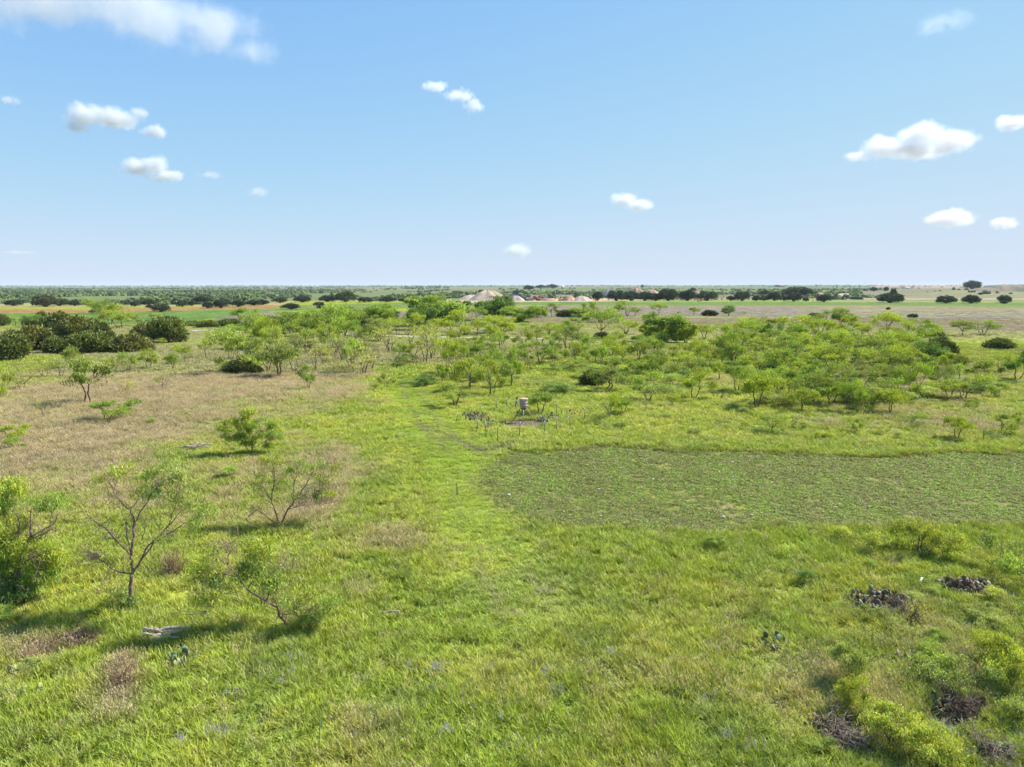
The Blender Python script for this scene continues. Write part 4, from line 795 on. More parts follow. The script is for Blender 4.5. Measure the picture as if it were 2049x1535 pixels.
# ------------------------------------------------------------------ the feeder and its ring of posts
def feeder():
    f = at(1047, 853); s = mpp(f); q = at(1047.5, 845)
    root = thing('deer_feeder', (q.x, q.y, q.z), 'grey barrel deer feeder with rusty orange lid on three legs inside the post ring', 'deer feeder')
    bar = solid('ribbed_barrel', (0.42, 0.34, 0.29), 0.6, 0.1, scale=4, col2=(0.27, 0.20, 0.16), bump=.2)
    rust = solid('rusty_lid', (0.58, 0.30, 0.16), 0.85, scale=3, col2=(0.52, 0.40, 0.30)); fr = MB()
    z0, z1 = 1.38, 2.30
    prof = [(.26, z0), (.31, z0 + .02), (.335, z0 + .10), (.345, z0 + .24), (.375, z0 + .26), (.375, z0 + .30), (.355, z0 + .32), (.365, z0 + .50), (.395, z0 + .52), (.395, z0 + .56), (.372, z0 + .58), (.385, z0 + .80), (.405, z0 + .86), (.405, z1), (.0, z1)]
    b = MB(); b.lathe(prof, 28); obj('barrel', b.mesh('barrel', bar, True), root)
    for zz in (.28, .54):
        b = MB(); b.lathe([(.378, z0 + zz - .03), (.402, z0 + zz - .02), (.402, z0 + zz + .02), (.378, z0 + zz + .03)], 28); obj('barrel_rib', b.mesh('rib', bar, True), root)
    b = MB(); b.lathe([(.41, z1 - .06), (.425, z1 - .05), (.425, z1 + .015), (.40, z1 + .03), (.25, z1 + .06), (0, z1 + .075)], 28); obj('lid', b.mesh('lid', rust, True), root)
    b = MB()   # pale latch hanging over the rim
    b.box((-.03, -.425, z1 - .14), (.035, .02, .17), Matrix.Rotation(R(22), 3, 'Y')); b.box((.045, -.425, z1 - .14), (.035, .022, .17), Matrix.Rotation(R(-22), 3, 'Y')); obj('latch', b.mesh('latch', M_WHITE), root)
    b = MB(); b.lathe([(.27, z0 + .01), (.25, z0 - .07), (.12, z0 - .16), (.10, z0 - .17), (0, z0 - .17)], 20); obj('funnel', b.mesh('funnel', solid('dark_funnel', (.08, .05, .05), .7)), root)
    b = MB(); b.lathe([(0, z0 - .17), (.085, z0 - .17), (.085, z0 - .36), (.0, z0 - .36)], 12); b.lathe([(0, z0 - .37), (.16, z0 - .375), (.16, z0 - .385), (0, z0 - .385)], 14); obj('spinner_motor', b.mesh('motor', M_DARK), root)
    for a, m, nm in ((-92, M_GALV, 'leg'), (28, M_OLIVE, 'leg'), (152, M_DARK, 'leg')):
        c, sn = math.cos(R(a)), math.sin(R(a)); b = MB(); rr = (.55 if a < 0 else 1.25)
        b.tube([(.27 * c, .27 * sn, z0 + .06), (rr * c, rr * sn, -.1)], .034, 8); l = obj(nm, b.mesh('leg', m, True), root)
        b = MB(); b.box((rr * c, rr * sn, .015), (.14, .14, .02)); obj('foot_plate', b.mesh('foot', m), l)
        b = MB(); b.tube([(.27 * c, .27 * sn, z0 + .08), (.30 * c, .30 * sn, z0 - .06)], .036, 8); obj('leg_socket', b.mesh('socket', M_DARK), l)
feeder()
def tpost(px, base, top, tx=None, label='', cap=True, mat=None, r=.028, name='fence_post', group='steel posts ringing the feeder', capl=.28):
    p = at(px, base); e = atY(px if tx is None else tx, top, p.y); d = e - p; L = d.length
    rt = d.to_track_quat('Z', 'X').to_euler()
    root = thing(name, p, label, 'fence post', group); root.rotation_euler = rt; mat = mat or M_STEEL
    b = MB()
    hh = L - (capl if cap else 0)
    b.box((0, 0, hh / 2 - .1), (.055, .012, hh + .2)); b.box((0, -.0261, hh / 2 - .1), (.012, .040, hh + .2))
    obj('shaft', b.mesh('shaft', mat), root)
    b = MB()
    for k in range(int(hh / .12)): b.box((0, -.0485, .08 + k * .12), (.02, .0045, .025))
    obj('stud_row', b.mesh('studs', mat), root)
    b = MB(); b.box((0, .010, .02), (.12, .006, .22)); obj('anchor_plate', b.mesh('plate', mat), root)
    if cap:
        b = MB(); b.box((0, 0, L - capl / 2), (.064, .018, capl)); b.box((0, -.031, L - capl / 2), (.018, .0435, capl)); obj('painted_tip', b.mesh('tip', M_WHITE), root)
    return root
PO = [(911.5,848,826,917,'leaning white-tipped post at the far left of the feeder ring'),(953.5,866,840,956,'white-tipped post standing in the prickly pear at the ring left'),(973,874,844,971,'white-tipped post just right of the prickly pear in the ring'),
 (995,887,851,996,'nearest post of the feeder ring, at its lower left'),(960,826,809,961,'short faint post behind the prickly pear'),(993,822,797,993,'post behind and left of the feeder, nearer of two'),(1014,815,797,1014,'farthest small post behind and left of the feeder'),
 (1039,877,844,1041,'front post standing just left below the feeder pole'),(1089,871,842,1090,'front post right of the feeder, beside the ring mesquite'),(1113,867,834,1114,'front one of the two posts lined up right of the ring mesquite'),(1114,836,807,1114,'back one of the two posts lined up right of the ring mesquite'),
 (1143,856,833,1137,'post leaning left on the right side of the feeder ring'),(1130,860,849,1124,'stub of a post tipped over near the leaning ring post'),(1170,842,817,1170,'upright post second from the right end of the ring'),(1203,847,826,1199,'rightmost ring post, tilted, beside the bent yellow mesquite')]
for a in PO: tpost(a[0], a[1], a[2], a[3], a[4], capl=.26 if a[1] > 830 else .2)
tpost(1968, 886, 853, 1969, 'lone green post with white tip near the right edge beyond the plot', group=None)
tpost(1889, 857, 838, 1889, 'short dark post without a tip left of the lone right-hand post', cap=False, group=None)
tpost(915, 992, 966, 914, 'thin green post without a tip in the grass left of the mown plot', cap=False, group=None)
def stake(px, base, top, tx, label, mat, r=.014):
    p = at(px, base); e = atY(tx, top, p.y); b = MB(); d = np.array(e - p); b.tube([-d * .1, d * .5 + np.array((.01, 0, 0)), d], r, 6)
    root = thing('stake', p, label, 'stake'); obj('rod', b.mesh('rod', mat, True), root)
    b = MB(); b.tube([d, d * 1.03], r * 1.5, 6); obj('rod_end', b.mesh('rodend', mat), root)
stake(637, 1503, 1441, 640, 'thin teal stake upright in the grass at the bottom left of centre', M_TEAL)
stake(979, 1075, 1052, 981, 'thin green rod upright in the lane grass below the plot', M_STEEL, .01)
def wpost(px, base, top, tx, label, extra=False):
    p = at(px, base); e = atY(tx, top, p.y); d = np.array(e - p); root = thing('wooden_post', p, label, 'post')
    b = MB(); b.tube([-d * .1, d * .5, d], (.07, .06, .055), 7, c=(.55, .45, .4)); obj('shaft', b.mesh('post', M_DEAD, True), root)
    if extra:
        b = MB(); b.box(d + np.array((.02, -.02, .0)), (.16, .14, .22)); b.box(d + np.array((.06, -.02, .16)), (.10, .1, .12)); obj('camera_box', b.mesh('cbox', M_DARK), root)
        b = MB(); b.box(d * .78 + np.array((.03, -.07, 0)), (.17, .08, .2)); obj('grey_box', b.mesh('gbox', M_GALV), root)
        b = MB(); b.box(d * .62 + np.array((.02, -.07, 0)), (.15, .09, .16)); obj('strap_block', b.mesh('sbox', M_DARK), root)
wpost(1030, 820, 797, 1034, 'dark wooden post carrying small boxes, behind left of the feeder', True)
wpost(278, 751, 736, 276, 'short wooden post in dry grass left of the small mesquites')
wpost(399, 729, 714, 398, 'short wooden post in dry grass above the dry meadow, beside green saplings')

# ------------------------------------------------------------------ dead wood
def logs(px, py, wpx, hpx, n, label, seed, thick=.06, mess=.35, name='branch_pile'):
    rg = np.random.default_rng(seed); p = at(px, py); s = mpp(p); W_ = wpx * s; root = thing(name, p, label, 'dead wood')
    for k in range(n):
        a = rg.normal(.0, mess); l = W_ * rg.uniform(.45, .95); c = np.array((rg.uniform(-.25, .25) * W_, rg.uniform(-.5, .5) * W_ * .35, .1 + .07 * k * .5 + rg.uniform(0, .08)))
        d = np.array((math.cos(a), math.sin(a), rg.uniform(-.02, .22))) * l / 2
        m = MB(); P = crook(c - d, c + d, 7, .035, rg); P[:, 2] = np.maximum(P[:, 2], thick * .5)
        r = thick * rg.uniform(.5, 1.2); m.tube(P, np.linspace(r, r * .35, 7), 7, c=np.array((1.25, 1.2, 1.15)) * rg.uniform(.75, 1.25))
        for q in range(2):
            e = P[rg.integers(2, 6)]; m.tube(crook(e, e + np.array((rg.normal(0, .3), rg.normal(0, .2), rg.uniform(.02, .2))) * W_ * .35, 4, .06, rg), np.linspace(r * .4, .006, 4), 5, c=(1.2, 1.15, 1.1))
        obj('branch', m.mesh('branch', M_DEAD, True), root)
logs(387, 901, 74, 20, 12, 'pile of pale grey dead branches left of the lime tree', 1, .055, .3)
logs(323, 1280, 88, 30, 7, 'crossed grey dead logs lying in the grass at lower left', 2, .085, .25)
logs(775, 1236, 56, 12, 2, 'single weathered log in the grass left of centre', 3, .08, .12, 'fallen_log')
logs(463, 899, 24, 6, 2, 'small dark stick between the branch pile and the lime tree', 4, .05, .2, 'fallen_branch')
logs(1925, 803, 30, 8, 3, 'bleached dead limb on the ground below the arching mesquite', 5, .08, .3, 'fallen_branch')
logs(712, 1200, 34, 10, 1, 'thin pale stick lying left of the middle sapling', 6, .025, .1, 'fallen_branch')
def brush(px, py, wpx, hpx, n, label, seed, col=(1, .95, .9)):
    rg = np.random.default_rng(seed); p = at(px, py); s = mpp(p); root = thing('dead_brush', p, label, 'dead brush'); m = MB(); W_ = wpx * s / 2; H_ = hpx * s
    for k in range(n):
        a = rg.uniform(0, 6.283); b0 = np.array((rg.normal(0, .25) * W_, rg.normal(0, .25) * W_, 0)); e = b0 + np.array((math.cos(a) * W_ * rg.uniform(.3, .9), math.sin(a) * W_ * rg.uniform(.3, .9), H_ * rg.uniform(.15, 1)))
        P = crook(b0, e, 6, .06, rg, .1); m.tube(P, np.linspace(.014, .004, 6), 4, c=np.array(col) * rg.uniform(.3, .95), cap=False)
        for q in range(3):
            f = P[rg.integers(2, 6)]; m.tube(crook(f, f + rg.normal(0, .3, 3) * np.array((W_, W_, H_ * .6)) * .8, 4, .08, rg), np.linspace(.008, .003, 4), 3, c=np.array(col) * rg.uniform(.4, 1.1), cap=False)
    obj('twigs', m.mesh('twigs', M_DEAD, True), root)
brush(1690, 1490, 110, 60, 60, 'tangle of grey dead brush under the bright sprout', 21)
brush(1915, 1420, 120, 60, 60, 'brown dead brush heaped at the foot of the large right-edge shrub', 22, (.7, .6, .52))
brush(1990, 1525, 120, 60, 50, 'grey dead twigs in the bottom right corner', 23)
brush(1815, 1240, 70, 44, 50, 'dark wiry brush at the right end of the brown cactus bed', 24, (.5, .42, .4))
brush(160, 1290, 100, 34, 60, 'dry reddish-tan brush over the cactus at lower left', 25, (1.0, .72, .58))
brush(75, 1315, 90, 30, 60, 'pinkish dry brush at the far lower left', 26, (1.05, .78, .65))
brush(245, 1375, 70, 60, 50, 'tan dry weed standing below the crossed logs', 27, (1.0, .75, .6))
brush(655, 1010, 70, 44, 46, 'pale dry weeds beside the V-forked mesquite', 28, (1.1, .9, .75))
brush(345, 1150, 60, 60, 60, 'tall dry grass clump right of the tall bare-limbed mesquite', 29, (.95, .72, .5))
brush(565, 909, 20, 14, 14, 'small grey dead snag right of the lime tree foot', 30, (1.3, 1.3, 1.3))

# ------------------------------------------------------------------ prickly pears
def pad_mesh(seed):
    rg = np.random.default_rng(seed); V = []; Q = []; T = []; n = 10; out = []
    for lay, (sc, yy) in enumerate(((.80, -.015), (1.0, 0.0), (.80, .015))):
        for k in range(n):
            a = 2 * math.pi * k / n; V.append((sc * .105 * math.cos(a) * (1 + .12 * math.sin(a)), yy, .14 + sc * .14 * math.sin(a)))
    V += [(0, -.021, .14), (0, .021, .14)]
    for l in range(2):
        for k in range(n): Q.append((l * n + k, l * n + (k + 1) % n, (l + 1) * n + (k + 1) % n, (l + 1) * n + k))
    for k in range(n): T.append((3 * n, (k + 1) % n, k)); T.append((3 * n + 1, 2 * n + k, 2 * n + (k + 1) % n))
    return V, Q, T
PV, PQ, PT = pad_mesh(1)
PADM = {}
for key, c in dict(g=(.22, .33, .14), y=(.50, .56, .16), b=(.42, .29, .14), w=(.60, .54, .27), d=(.13, .19, .09), r=(.27, .16, .10), s=(.33, .36, .17)).items():
    PADM[key] = mesh_np('pad_' + key, PV, [PQ, PT], M_PAD, np.array([c] * len(PV)), True)
def cactus(px, py, wpx, dpx, n, kinds, label, seed, sc=1.0):
    rg = np.random.default_rng(seed); p = at(px, py); s = mpp(p); root = thing('prickly_pear', p, label, 'cactus'); W_ = wpx * s / 2
    q = at(px, py - dpx / 2); q2 = at(px, py + dpx / 2); D = abs(q.y - q2.y) / 2
    for k in range(n):
        a = rg.uniform(0, 6.283); r = math.sqrt(rg.uniform()); x, y = r * W_ * math.cos(a), r * D * math.sin(a); S = sc * rg.uniform(.6, 1.15)
        z = float(terrain(p.x + x, p.y + y)) - p.z; kd = kinds[rg.integers(0, len(kinds))]; tz = rg.uniform(0, 6.283); ti = rg.normal(0, .4)
        o = obj('pad', PADM[kd], root, (x, y, z - .02 + .05 * rg.uniform()), (ti, rg.normal(0, .3), tz), (S, S, S))
        if rg.uniform() < .7:      # a second tier on top
            o2 = obj('pad', PADM[kinds[rg.integers(0, len(kinds))]], root, (x + rg.normal(0, .05), y + rg.normal(0, .05), z + .20 * S * math.cos(ti)), (ti + rg.normal(0, .5), rg.normal(0, .5), tz + rg.normal(0, .6)), (S * .85,) * 3)
cactus(1758, 1212, 116, 44, 95, 'bbrrwdbg', 'brown withered prickly pear bed, larger one at lower right', 41, 1.05)
cactus(1938, 1180, 116, 34, 80, 'brrrwdb', 'dark brown prickly pear patch at the right, beyond the larger bed', 42, 1.05)
cactus(1853, 1112, 40, 12, 12, 'bsw', 'small half-hidden prickly pear between the airy shrubs', 43)
cactus(1552, 1290, 56, 26, 18, 'gsdg', 'small green prickly pear alone in the grass at right of centre', 44, 1.1)
cactus(1838, 1335, 56, 44, 18, 'brds', 'scattered withered pads left of the large right-edge shrub', 45)
cactus(1655, 1455, 80, 40, 26, 'brdb', 'withered prickly pear at the left of the dead brush', 46)
cactus(1925, 1430, 110, 60, 34, 'brdrs', 'withered prickly pear under the brown dead brush', 47)
cactus(1990, 1515, 90, 30, 20, 'brgs', 'prickly pear in the bottom right corner', 48)
cactus(1795, 1268, 50, 20, 14, 'sbr', 'thin row of pads just below the larger brown bed', 49)
cactus(358, 1330, 64, 24, 18, 'ggdsy', 'green prickly pear below the crossed dead logs', 50, 1.1)
cactus(150, 1290, 90, 28, 26, 'gybrd', 'yellow-flowering prickly pear in dry brush at lower left', 51, 1.0)
cactus(60, 1350, 90, 30, 14, 'yyg', 'pale yellow-green pads scattered at the far lower left', 52, 1.0)
cactus(48, 1400, 80, 26, 14, 'yyg', 'pale pads nearest the left edge, below the others', 53, 1.0)
cactus(950, 834, 50, 16, 70, 'wsbrds', 'large grey and cream prickly pear at the left of the feeder ring', 54, .95)
cactus(970, 851, 34, 14, 30, 'wsgy', 'lower tail of prickly pear between two ring posts', 55, 1.1)
cactus(1086, 843, 22, 6, 12, 'wdw', 'small prickly pear under the ring mesquite', 56, 1.2)
cactus(1108, 837, 20, 7, 14, 'wwb', 'cream prickly pear left of the paired ring posts', 57, 1.2)
cactus(1143, 830, 40, 9, 26, 'wsb', 'faint grey prickly pear between the right ring posts', 58, 1.2)
cactus(1658, 812, 34, 10, 22, 'wsbs', 'grey prickly pear at the foot of the grove right of centre', 59, 1.2)
cactus(1505, 808, 26, 8, 12, 'dsb', 'dark prickly pear left of the large grove mesquite', 60, 1.2)
cactus(1440, 798, 24, 8, 10, 'wsb', 'small pale prickly pear right of the leaning tufted mesquite', 61, 1.2)

# ------------------------------------------------------------------ stones and the fallen white board
def rocks():
    rg = np.random.default_rng(91); ms = []
    for k in range(4):
        me = bpy.data.meshes.new('rock'); import bmesh as _b
        bm = _b.new(); _b.ops.create_icosphere(bm, subdivisions=1, radius=.5)
        for v in bm.verts: v.co *= rg.uniform(.75, 1.15); v.co.z *= .5
        bm.to_mesh(me); bm.free(); me.materials.append(M_ROCK); ms.append(me)
    spots = [(1018,993,9),(1075,1026,6),(1107,1037,4),(1083,1048,5),(1198,981,6),(1060,966,4),(1092,951,4),(1009,937,5),(996,924,4),(1195,929,4),(1190,937,4),(1241,938,4),(1304,933,4),(1307,961,5),(1202,1035,6),(1231,1035,5),(1186,1030,4),(1128,1026,4),(1188,902,5),(1134,907,4),(1291,915,4),(1466,927,6),(1464,949,4),(1466,956,4),
      (1670,1018,8),(1738,1017,6),(1549,974,5),(1504,1033,6),(1441,1027,4),(1448,1037,6),(1447,1035,4),(1994,993,5),(1853,924,5),(1917,1043,5),(1921,1046,4),(1825,1029,4),(1648,1026,3),(1974,978,4),(1360,1010,3),(1252,1050,4),(1376,1064,3),(1443,1036,3),(1320,1040,3),(1000,1010,4),(1030,960,3),(1150,1000,3),(1400,945,3),(1560,940,3),(1700,960,3)]
    for px, py, wp in spots:
        p = at(px, py); s = mpp(p) * wp * 1.05
        tag(obj('limestone_rock', ms[rg.integers(0, 4)], None, (p.x, p.y, p.z + .06 + .14 * s), (rg.normal(0, .2), rg.normal(0, .2), rg.uniform(0, 6)), (s, s * .9, s * .8)), 'small white limestone rock lying on the mown food plot', 'rock', 'white rocks on the mown plot')
rocks()
p = at(1836, 1176); e = atY(1845, 1156, p.y + .25); b = MB(); d = np.array(e - p); b.tube([-d * .05, d], .045, 4, c=(1, 1, 1))
tag(obj('white_board', b.mesh('board', M_WHITE), None, p), 'short white board sticking up left of the dark brown cactus patch', 'board')

# ------------------------------------------------------------------ quarry: piles, machines
def pile(px, py, wpx, hpx, col, label, seed, skew=0.0, dep=.6, terr=False):
    rg = np.random.default_rng(seed); p = at(px, py); s = mpp(p); W_ = wpx * s / 2; H_ = hpx * s; n, m = 40, 14; V = []; C = []
    for i in range(m + 1):
        t = i / m
        for k in range(n):
            a = 2 * math.pi * k / n; r = (1 - t) * (1 + .10 * math.sin(3 * a + seed) + .07 * math.sin(7 * a + 2 * seed)); x = r * W_ * math.cos(a) + skew * W_ * t; y = r * W_ * dep * math.sin(a)
            z = H_ * (math.sin(t * math.pi / 2) ** 1.15) * (1 + .06 * math.sin(5 * a + seed)) + rg.normal(0, .012) * H_
            V.append((x, y, z - .3)); C.append(np.array(col) * rg.uniform(.9, 1.1) * (1 - .12 * (abs(math.sin(3 * a + seed)) > .9)))
    q = [(i * n + k, i * n + (k + 1) % n, (i + 1) * n + (k + 1) % n, (i + 1) * n + k) for i in range(m) for k in range(n)]
    me = mesh_np('pile', V, [q], M_SAND, np.array(C), True); tag(obj('sand_pile', me, None, p), label, 'sand pile')
M_SAND = solid('quarry_sand', (.9, .9, .9), .95, var=.12, scale=.35, usecol=True, bump=.5)
TAN = (.62, .47, .32); ORG = (.60, .38, .23); RED = (.34, .19, .14); GRY = (.50, .43, .36)
pile(944, 601, 66, 11, TAN, 'low sand pile at the left foot of the biggest pile', 1)
pile(976, 602, 88, 21, TAN, 'biggest tan sand pile at the quarry, left of centre', 2)
pile(1011, 602, 30, 13, RED, 'dark red-brown earth pile in front of the biggest sand pile', 3)
pile(1030, 602, 48, 12, (.62, .48, .36), 'pale flat sand pile right of the red-brown earth', 4)
pile(1064, 602, 26, 8, ORG, 'small orange sand pile behind the red machine', 5)
pile(1092, 602, 40, 6, RED, 'low reddish earth pile right of the red machine', 6)
pile(1138, 602, 36, 11, ORG, 'pointed orange sand pile beside the small digger', 7)
pile(1164, 602, 44, 10, (.66, .50, .38), 'pale sand pile left of the dark truck', 8)
pile(1222, 596, 48, 18, GRY, 'greyish gravel pile behind the single quarry oak', 9)
pile(1272, 592, 50, 17, ORG, 'orange sand pile seen over the black oaks, left one', 10)
pile(1303, 592, 48, 13, ORG, 'orange sand pile seen over the black oaks, right one', 11)
pile(1393, 594, 30, 12, ORG, 'small orange sand pile in the gap of the oak row', 12)
pile(1640, 590, 22, 5, ORG, 'small orange earth heap right of the broad oak', 13)
pile(1692, 591, 58, 4, TAN, 'long low tan heap right of the oak row', 14)
pile(935, 606, 90, 4, (.55, .40, .30), 'long low bank of bare soil at the left end of the quarry', 15, dep=.25)
def ridge():
    rg = np.random.default_rng(5); p = at(2030, 583); s = mpp(p); L = 260 * s; V = []; C = []; n, m = 120, 8
    for i in range(n + 1):
        t = i / n; x = -L * .34 + L * 1.1 * t; e = float(sst(0, .22, np.array(t))); h = (13.5 * s) * e * (.85 + .3 * float(fbm(t * 22, 1.2, 7, 3)))
        for k in range(m + 1):
            u = k / m; V.append((x, (u - .3) * 60, h * math.sin(math.pi * u) ** .7 - .6 + (rg.normal(0, .25) if 0 < k < m else 0))); C.append(np.array((.27, .20, .12) if fbm(t * 30, u * 3, 9, 2) > .5 else (.15, .145, .075)) * rg.uniform(.85, 1.1))
    q = [(i * (m + 1) + k, (i + 1) * (m + 1) + k, (i + 1) * (m + 1) + k + 1, i * (m + 1) + k + 1) for i in range(n) for k in range(m)]
    tag(obj('spoil_ridge', mesh_np('ridge', V, [q], M_SAND, np.array(C), True), None, p), 'rough brown spoil ridge on the skyline at the right edge', 'earth bank')
ridge()
def machine_root(px, py, name, label, cat): p = at(px, py); return thing(name, p, label, cat), mpp(p)
M_RED = solid('red_machine_paint', (.30, .03, .04), .5, var=.3, scale=1); M_ORANGE = solid('orange_machine_paint', (.75, .26, .05), .5, var=.15, scale=1); M_TEALD = solid('teal_machine_paint', (.04, .16, .16), .6, var=.3, scale=1); M_GLASS = solid('cab_glass', (.03, .04, .05), .15)
r, s = machine_root(1048, 602, 'conveyor', 'teal stacking conveyor with raised boom in the quarry', 'conveyor')
b = MB(); b.tube([(-21 * s, 0, 17.5 * s), (5 * s, 0, 3 * s)], .9, 4); obj('boom', b.mesh('boom', M_TEALD), r)
b = MB(); b.tube([(-21 * s, 0, 17.5 * s + 1.1), (5 * s, 0, 3 * s + 1.1)], .25, 4); obj('belt', b.mesh('belt', M_DARK), r)
b = MB(); b.box((6 * s, 0, 2.6 * s), (9 * s, 2.6, 3.2 * s)); obj('hopper', b.mesh('hopper', M_TEALD), r)
for sx in (-1, 1): b = MB(); b.tube([(-6 * s, sx, .2), (-9 * s, sx * .6, 10.5 * s)], .16, 5); obj('strut', b.mesh('strut', M_DARK), r)
for wx in (3, 8):
    b = MB(); b.tube([(wx * s, -1.6, .6), (wx * s, 1.6, .6)], .6, 12); obj('wheel', b.mesh('wheel', M_DARK), r)
r, s = machine_root(1075, 602, 'rock_crusher', 'dark red crushing machine right of the teal conveyor', 'crusher')
b = MB(); b.box((0, 0, 3.4 * s), (13 * s, 2.8, 4.5 * s)); obj('body', b.mesh('body', M_RED), r)
b = MB(); b.box((-4 * s, 0, 7.5 * s), (7 * s, 3.2, 3 * s), Matrix.Rotation(R(12), 3, 'Y')); obj('feed_hopper', b.mesh('fh', M_RED), r)
b = MB(); b.tube([(4 * s, 0, 4 * s), (9.5 * s, 0, 8.5 * s)], .7, 4); obj('discharge_boom', b.mesh('db', M_RED), r)
for sy in (-1.2, 1.2): b = MB(); b.box((0, sy, .55), (11 * s, .5, 1.0)); obj('track', b.mesh('track', M_DARK), r)
r, s = machine_root(1121, 602, 'excavator', 'small orange excavator with dark cab between sand piles', 'excavator')
b = MB(); b.box((0, 0, 1.7), (3.2, 2.4, 1.2)); obj('body', b.mesh('body', M_ORANGE), r)
b = MB(); b.box((.6, -.5, 3.0), (1.3, 1.2, 1.5)); obj('cab', b.mesh('cab', M_GLASS), r)
b = MB(); b.tube([(-1.4, .3, 2.0), (-3.2, .3, 4.2), (-4.6, .3, 2.2)], .25, 5); obj('arm', b.mesh('arm', M_ORANGE), r)
b = MB(); b.box((-4.7, .3, 1.7), (.8, 1, .8)); obj('bucket', b.mesh('bucket', M_DARK), r)
for sy in (-1, 1): b = MB(); b.box((0, sy, .45), (3.4, .55, .85)); obj('track', b.mesh('track', M_DARK), r)
def truck(px, label, L, H, m, name='dump_truck', cat='truck'):
    r, s = machine_root(px, 602, name, label, cat); b = MB(); b.box((.2 * L, 0, H * .62), (L * .6, 2.6, H * .55)); obj('bed', b.mesh('bed', m), r)
    b = MB(); b.box((-.3 * L, 0, H * .52), (L * .28, 2.5, H * .55)); c = obj('cab', b.mesh('cab', m), r); b = MB(); b.box((-.3 * L, 0, H * .66), (L * .285, 2.3, H * .16)); obj('windscreen', b.mesh('ws', M_GLASS), c)
    for wx in (-.32, .12, .34):
        b = MB(); b.tube([(wx * L, -1.35, H * .16), (wx * L, 1.35, H * .16)], H * .16, 12); obj('wheel', b.mesh('wheel', M_DARK), r)
truck(1180, 'grey-brown dump truck parked at the sand pile edge', 3.8, 3.4, solid('truck_paint', (.13, .11, .11), .6))
truck(1193.5, 'small dark vehicle under the single quarry oak', 2.6, 1.5, M_DARK, 'parked_vehicle', 'vehicle')
r, s = machine_root(1399, 603.5, 'farm_spreader', 'orange folding-wing machine in front of the oak row', 'machine')
b = MB(); b.box((0, 0, 1.6), (4 * s, 1.6, .8)); obj('body', b.mesh('body', M_ORANGE), r)
for sx in (-1, 1): b = MB(); b.box((sx * 5 * s, 0, 2.2), (6.5 * s, 1.8, .45), Matrix.Rotation(R(-10 * sx), 3, 'Y')); obj('wing', b.mesh('wing', M_ORANGE), r)
for sx in (-1, 1): b = MB(); b.tube([(sx * 1.2, -.9, .5), (sx * 1.2, -.5, .5)], .5, 10); obj('wheel', b.mesh('wheel', M_DARK), r)
def house(px, py, wpx, hpx, label, wallc, roofc):
    r, s = machine_root(px, py, 'farm_house', label, 'house'); W_, H_ = wpx * s, hpx * s
    b = MB(); b.box((0, 0, H_ * .3), (W_, W_ * .7, H_ * .6)); wl = obj('wall', b.mesh('wall', solid('house_wall', wallc, .8)), r)
    V = [(-W_ * .54, -W_ * .4, H_ * .6), (W_ * .54, -W_ * .4, H_ * .6), (W_ * .54, W_ * .4, H_ * .6), (-W_ * .54, W_ * .4, H_ * .6), (-W_ * .54, 0, H_), (W_ * .54, 0, H_)]
    b = MB(); b.add(V, [(0, 1, 5, 4), (2, 3, 4, 5), (0, 3, 2, 1)], [(0, 4, 3), (1, 2, 5)]); obj('roof', b.mesh('roof', solid('house_roof', roofc, .6)), r)
house(1126, 576.5, 6, 4.5, 'tiny white farmhouse among skyline trees right of the hovering bird', (.8, .8, .78), (.7, .7, .68))
house(1812, 577.5, 13, 3, 'long low pale farm building on the skyline at right', (.6, .58, .55), (.62, .6, .58))
house(1560, 571.5, 16, 4, 'reddish farm building among skyline trees above the oak row', (.32, .16, .15), (.36, .2, .18))

# ------------------------------------------------------------------ birds
def bird(px, py, dist, span, label, roll):
    d = ray(px, py).normalized(); p = Vector((0, 0, CAM_H)) + d * dist
    root = thing('bird', p, label, 'bird', None, (roll, .2, 1.0)); k = span / 2; b = MB()
    b.lathe([(0, -.35 * k), (.10 * k, -.2 * k), (.13 * k, 0), (.09 * k, .2 * k), (.05 * k, .33 * k), (0, .42 * k)], 8); o = obj('body', b.mesh('body', M_DARK, True), root, rot=(R(80), 0, 0))
    for sx in (-1, 1):
        b = MB(); V = [(0, -.16 * k, 0), (0, .14 * k, 0), (sx * .5 * k, .14 * k, .22 * k), (sx * .5 * k, -.12 * k, .22 * k), (sx * k, -.1 * k, .12 * k)]; V += [(x, y, z + .03 * k) for x, y, z in V]
        b.add(V, [(0, 1, 2, 3), (5, 8, 7, 6), (0, 3, 8, 5), (1, 6, 7, 2)], [(3, 2, 4), (8, 9, 7), (3, 4, 9), (3, 9, 8), (2, 7, 9), (2, 9, 4)]); obj('wing', b.mesh('wing', M_DARK), root)
bird(1088.5, 562, 150, .55, 'dark bird hovering just above the skyline at centre', .5)
bird(1226, 331, 520, .7, 'tiny dark bird high in the sky right of centre', .2)
bird(431, 386, 520, .7, 'tiny dark bird in the left sky below the small clouds', .3)
bird(1745, 307, 520, .7, 'tiny dark bird at the lower left of the big right cloud', .1)

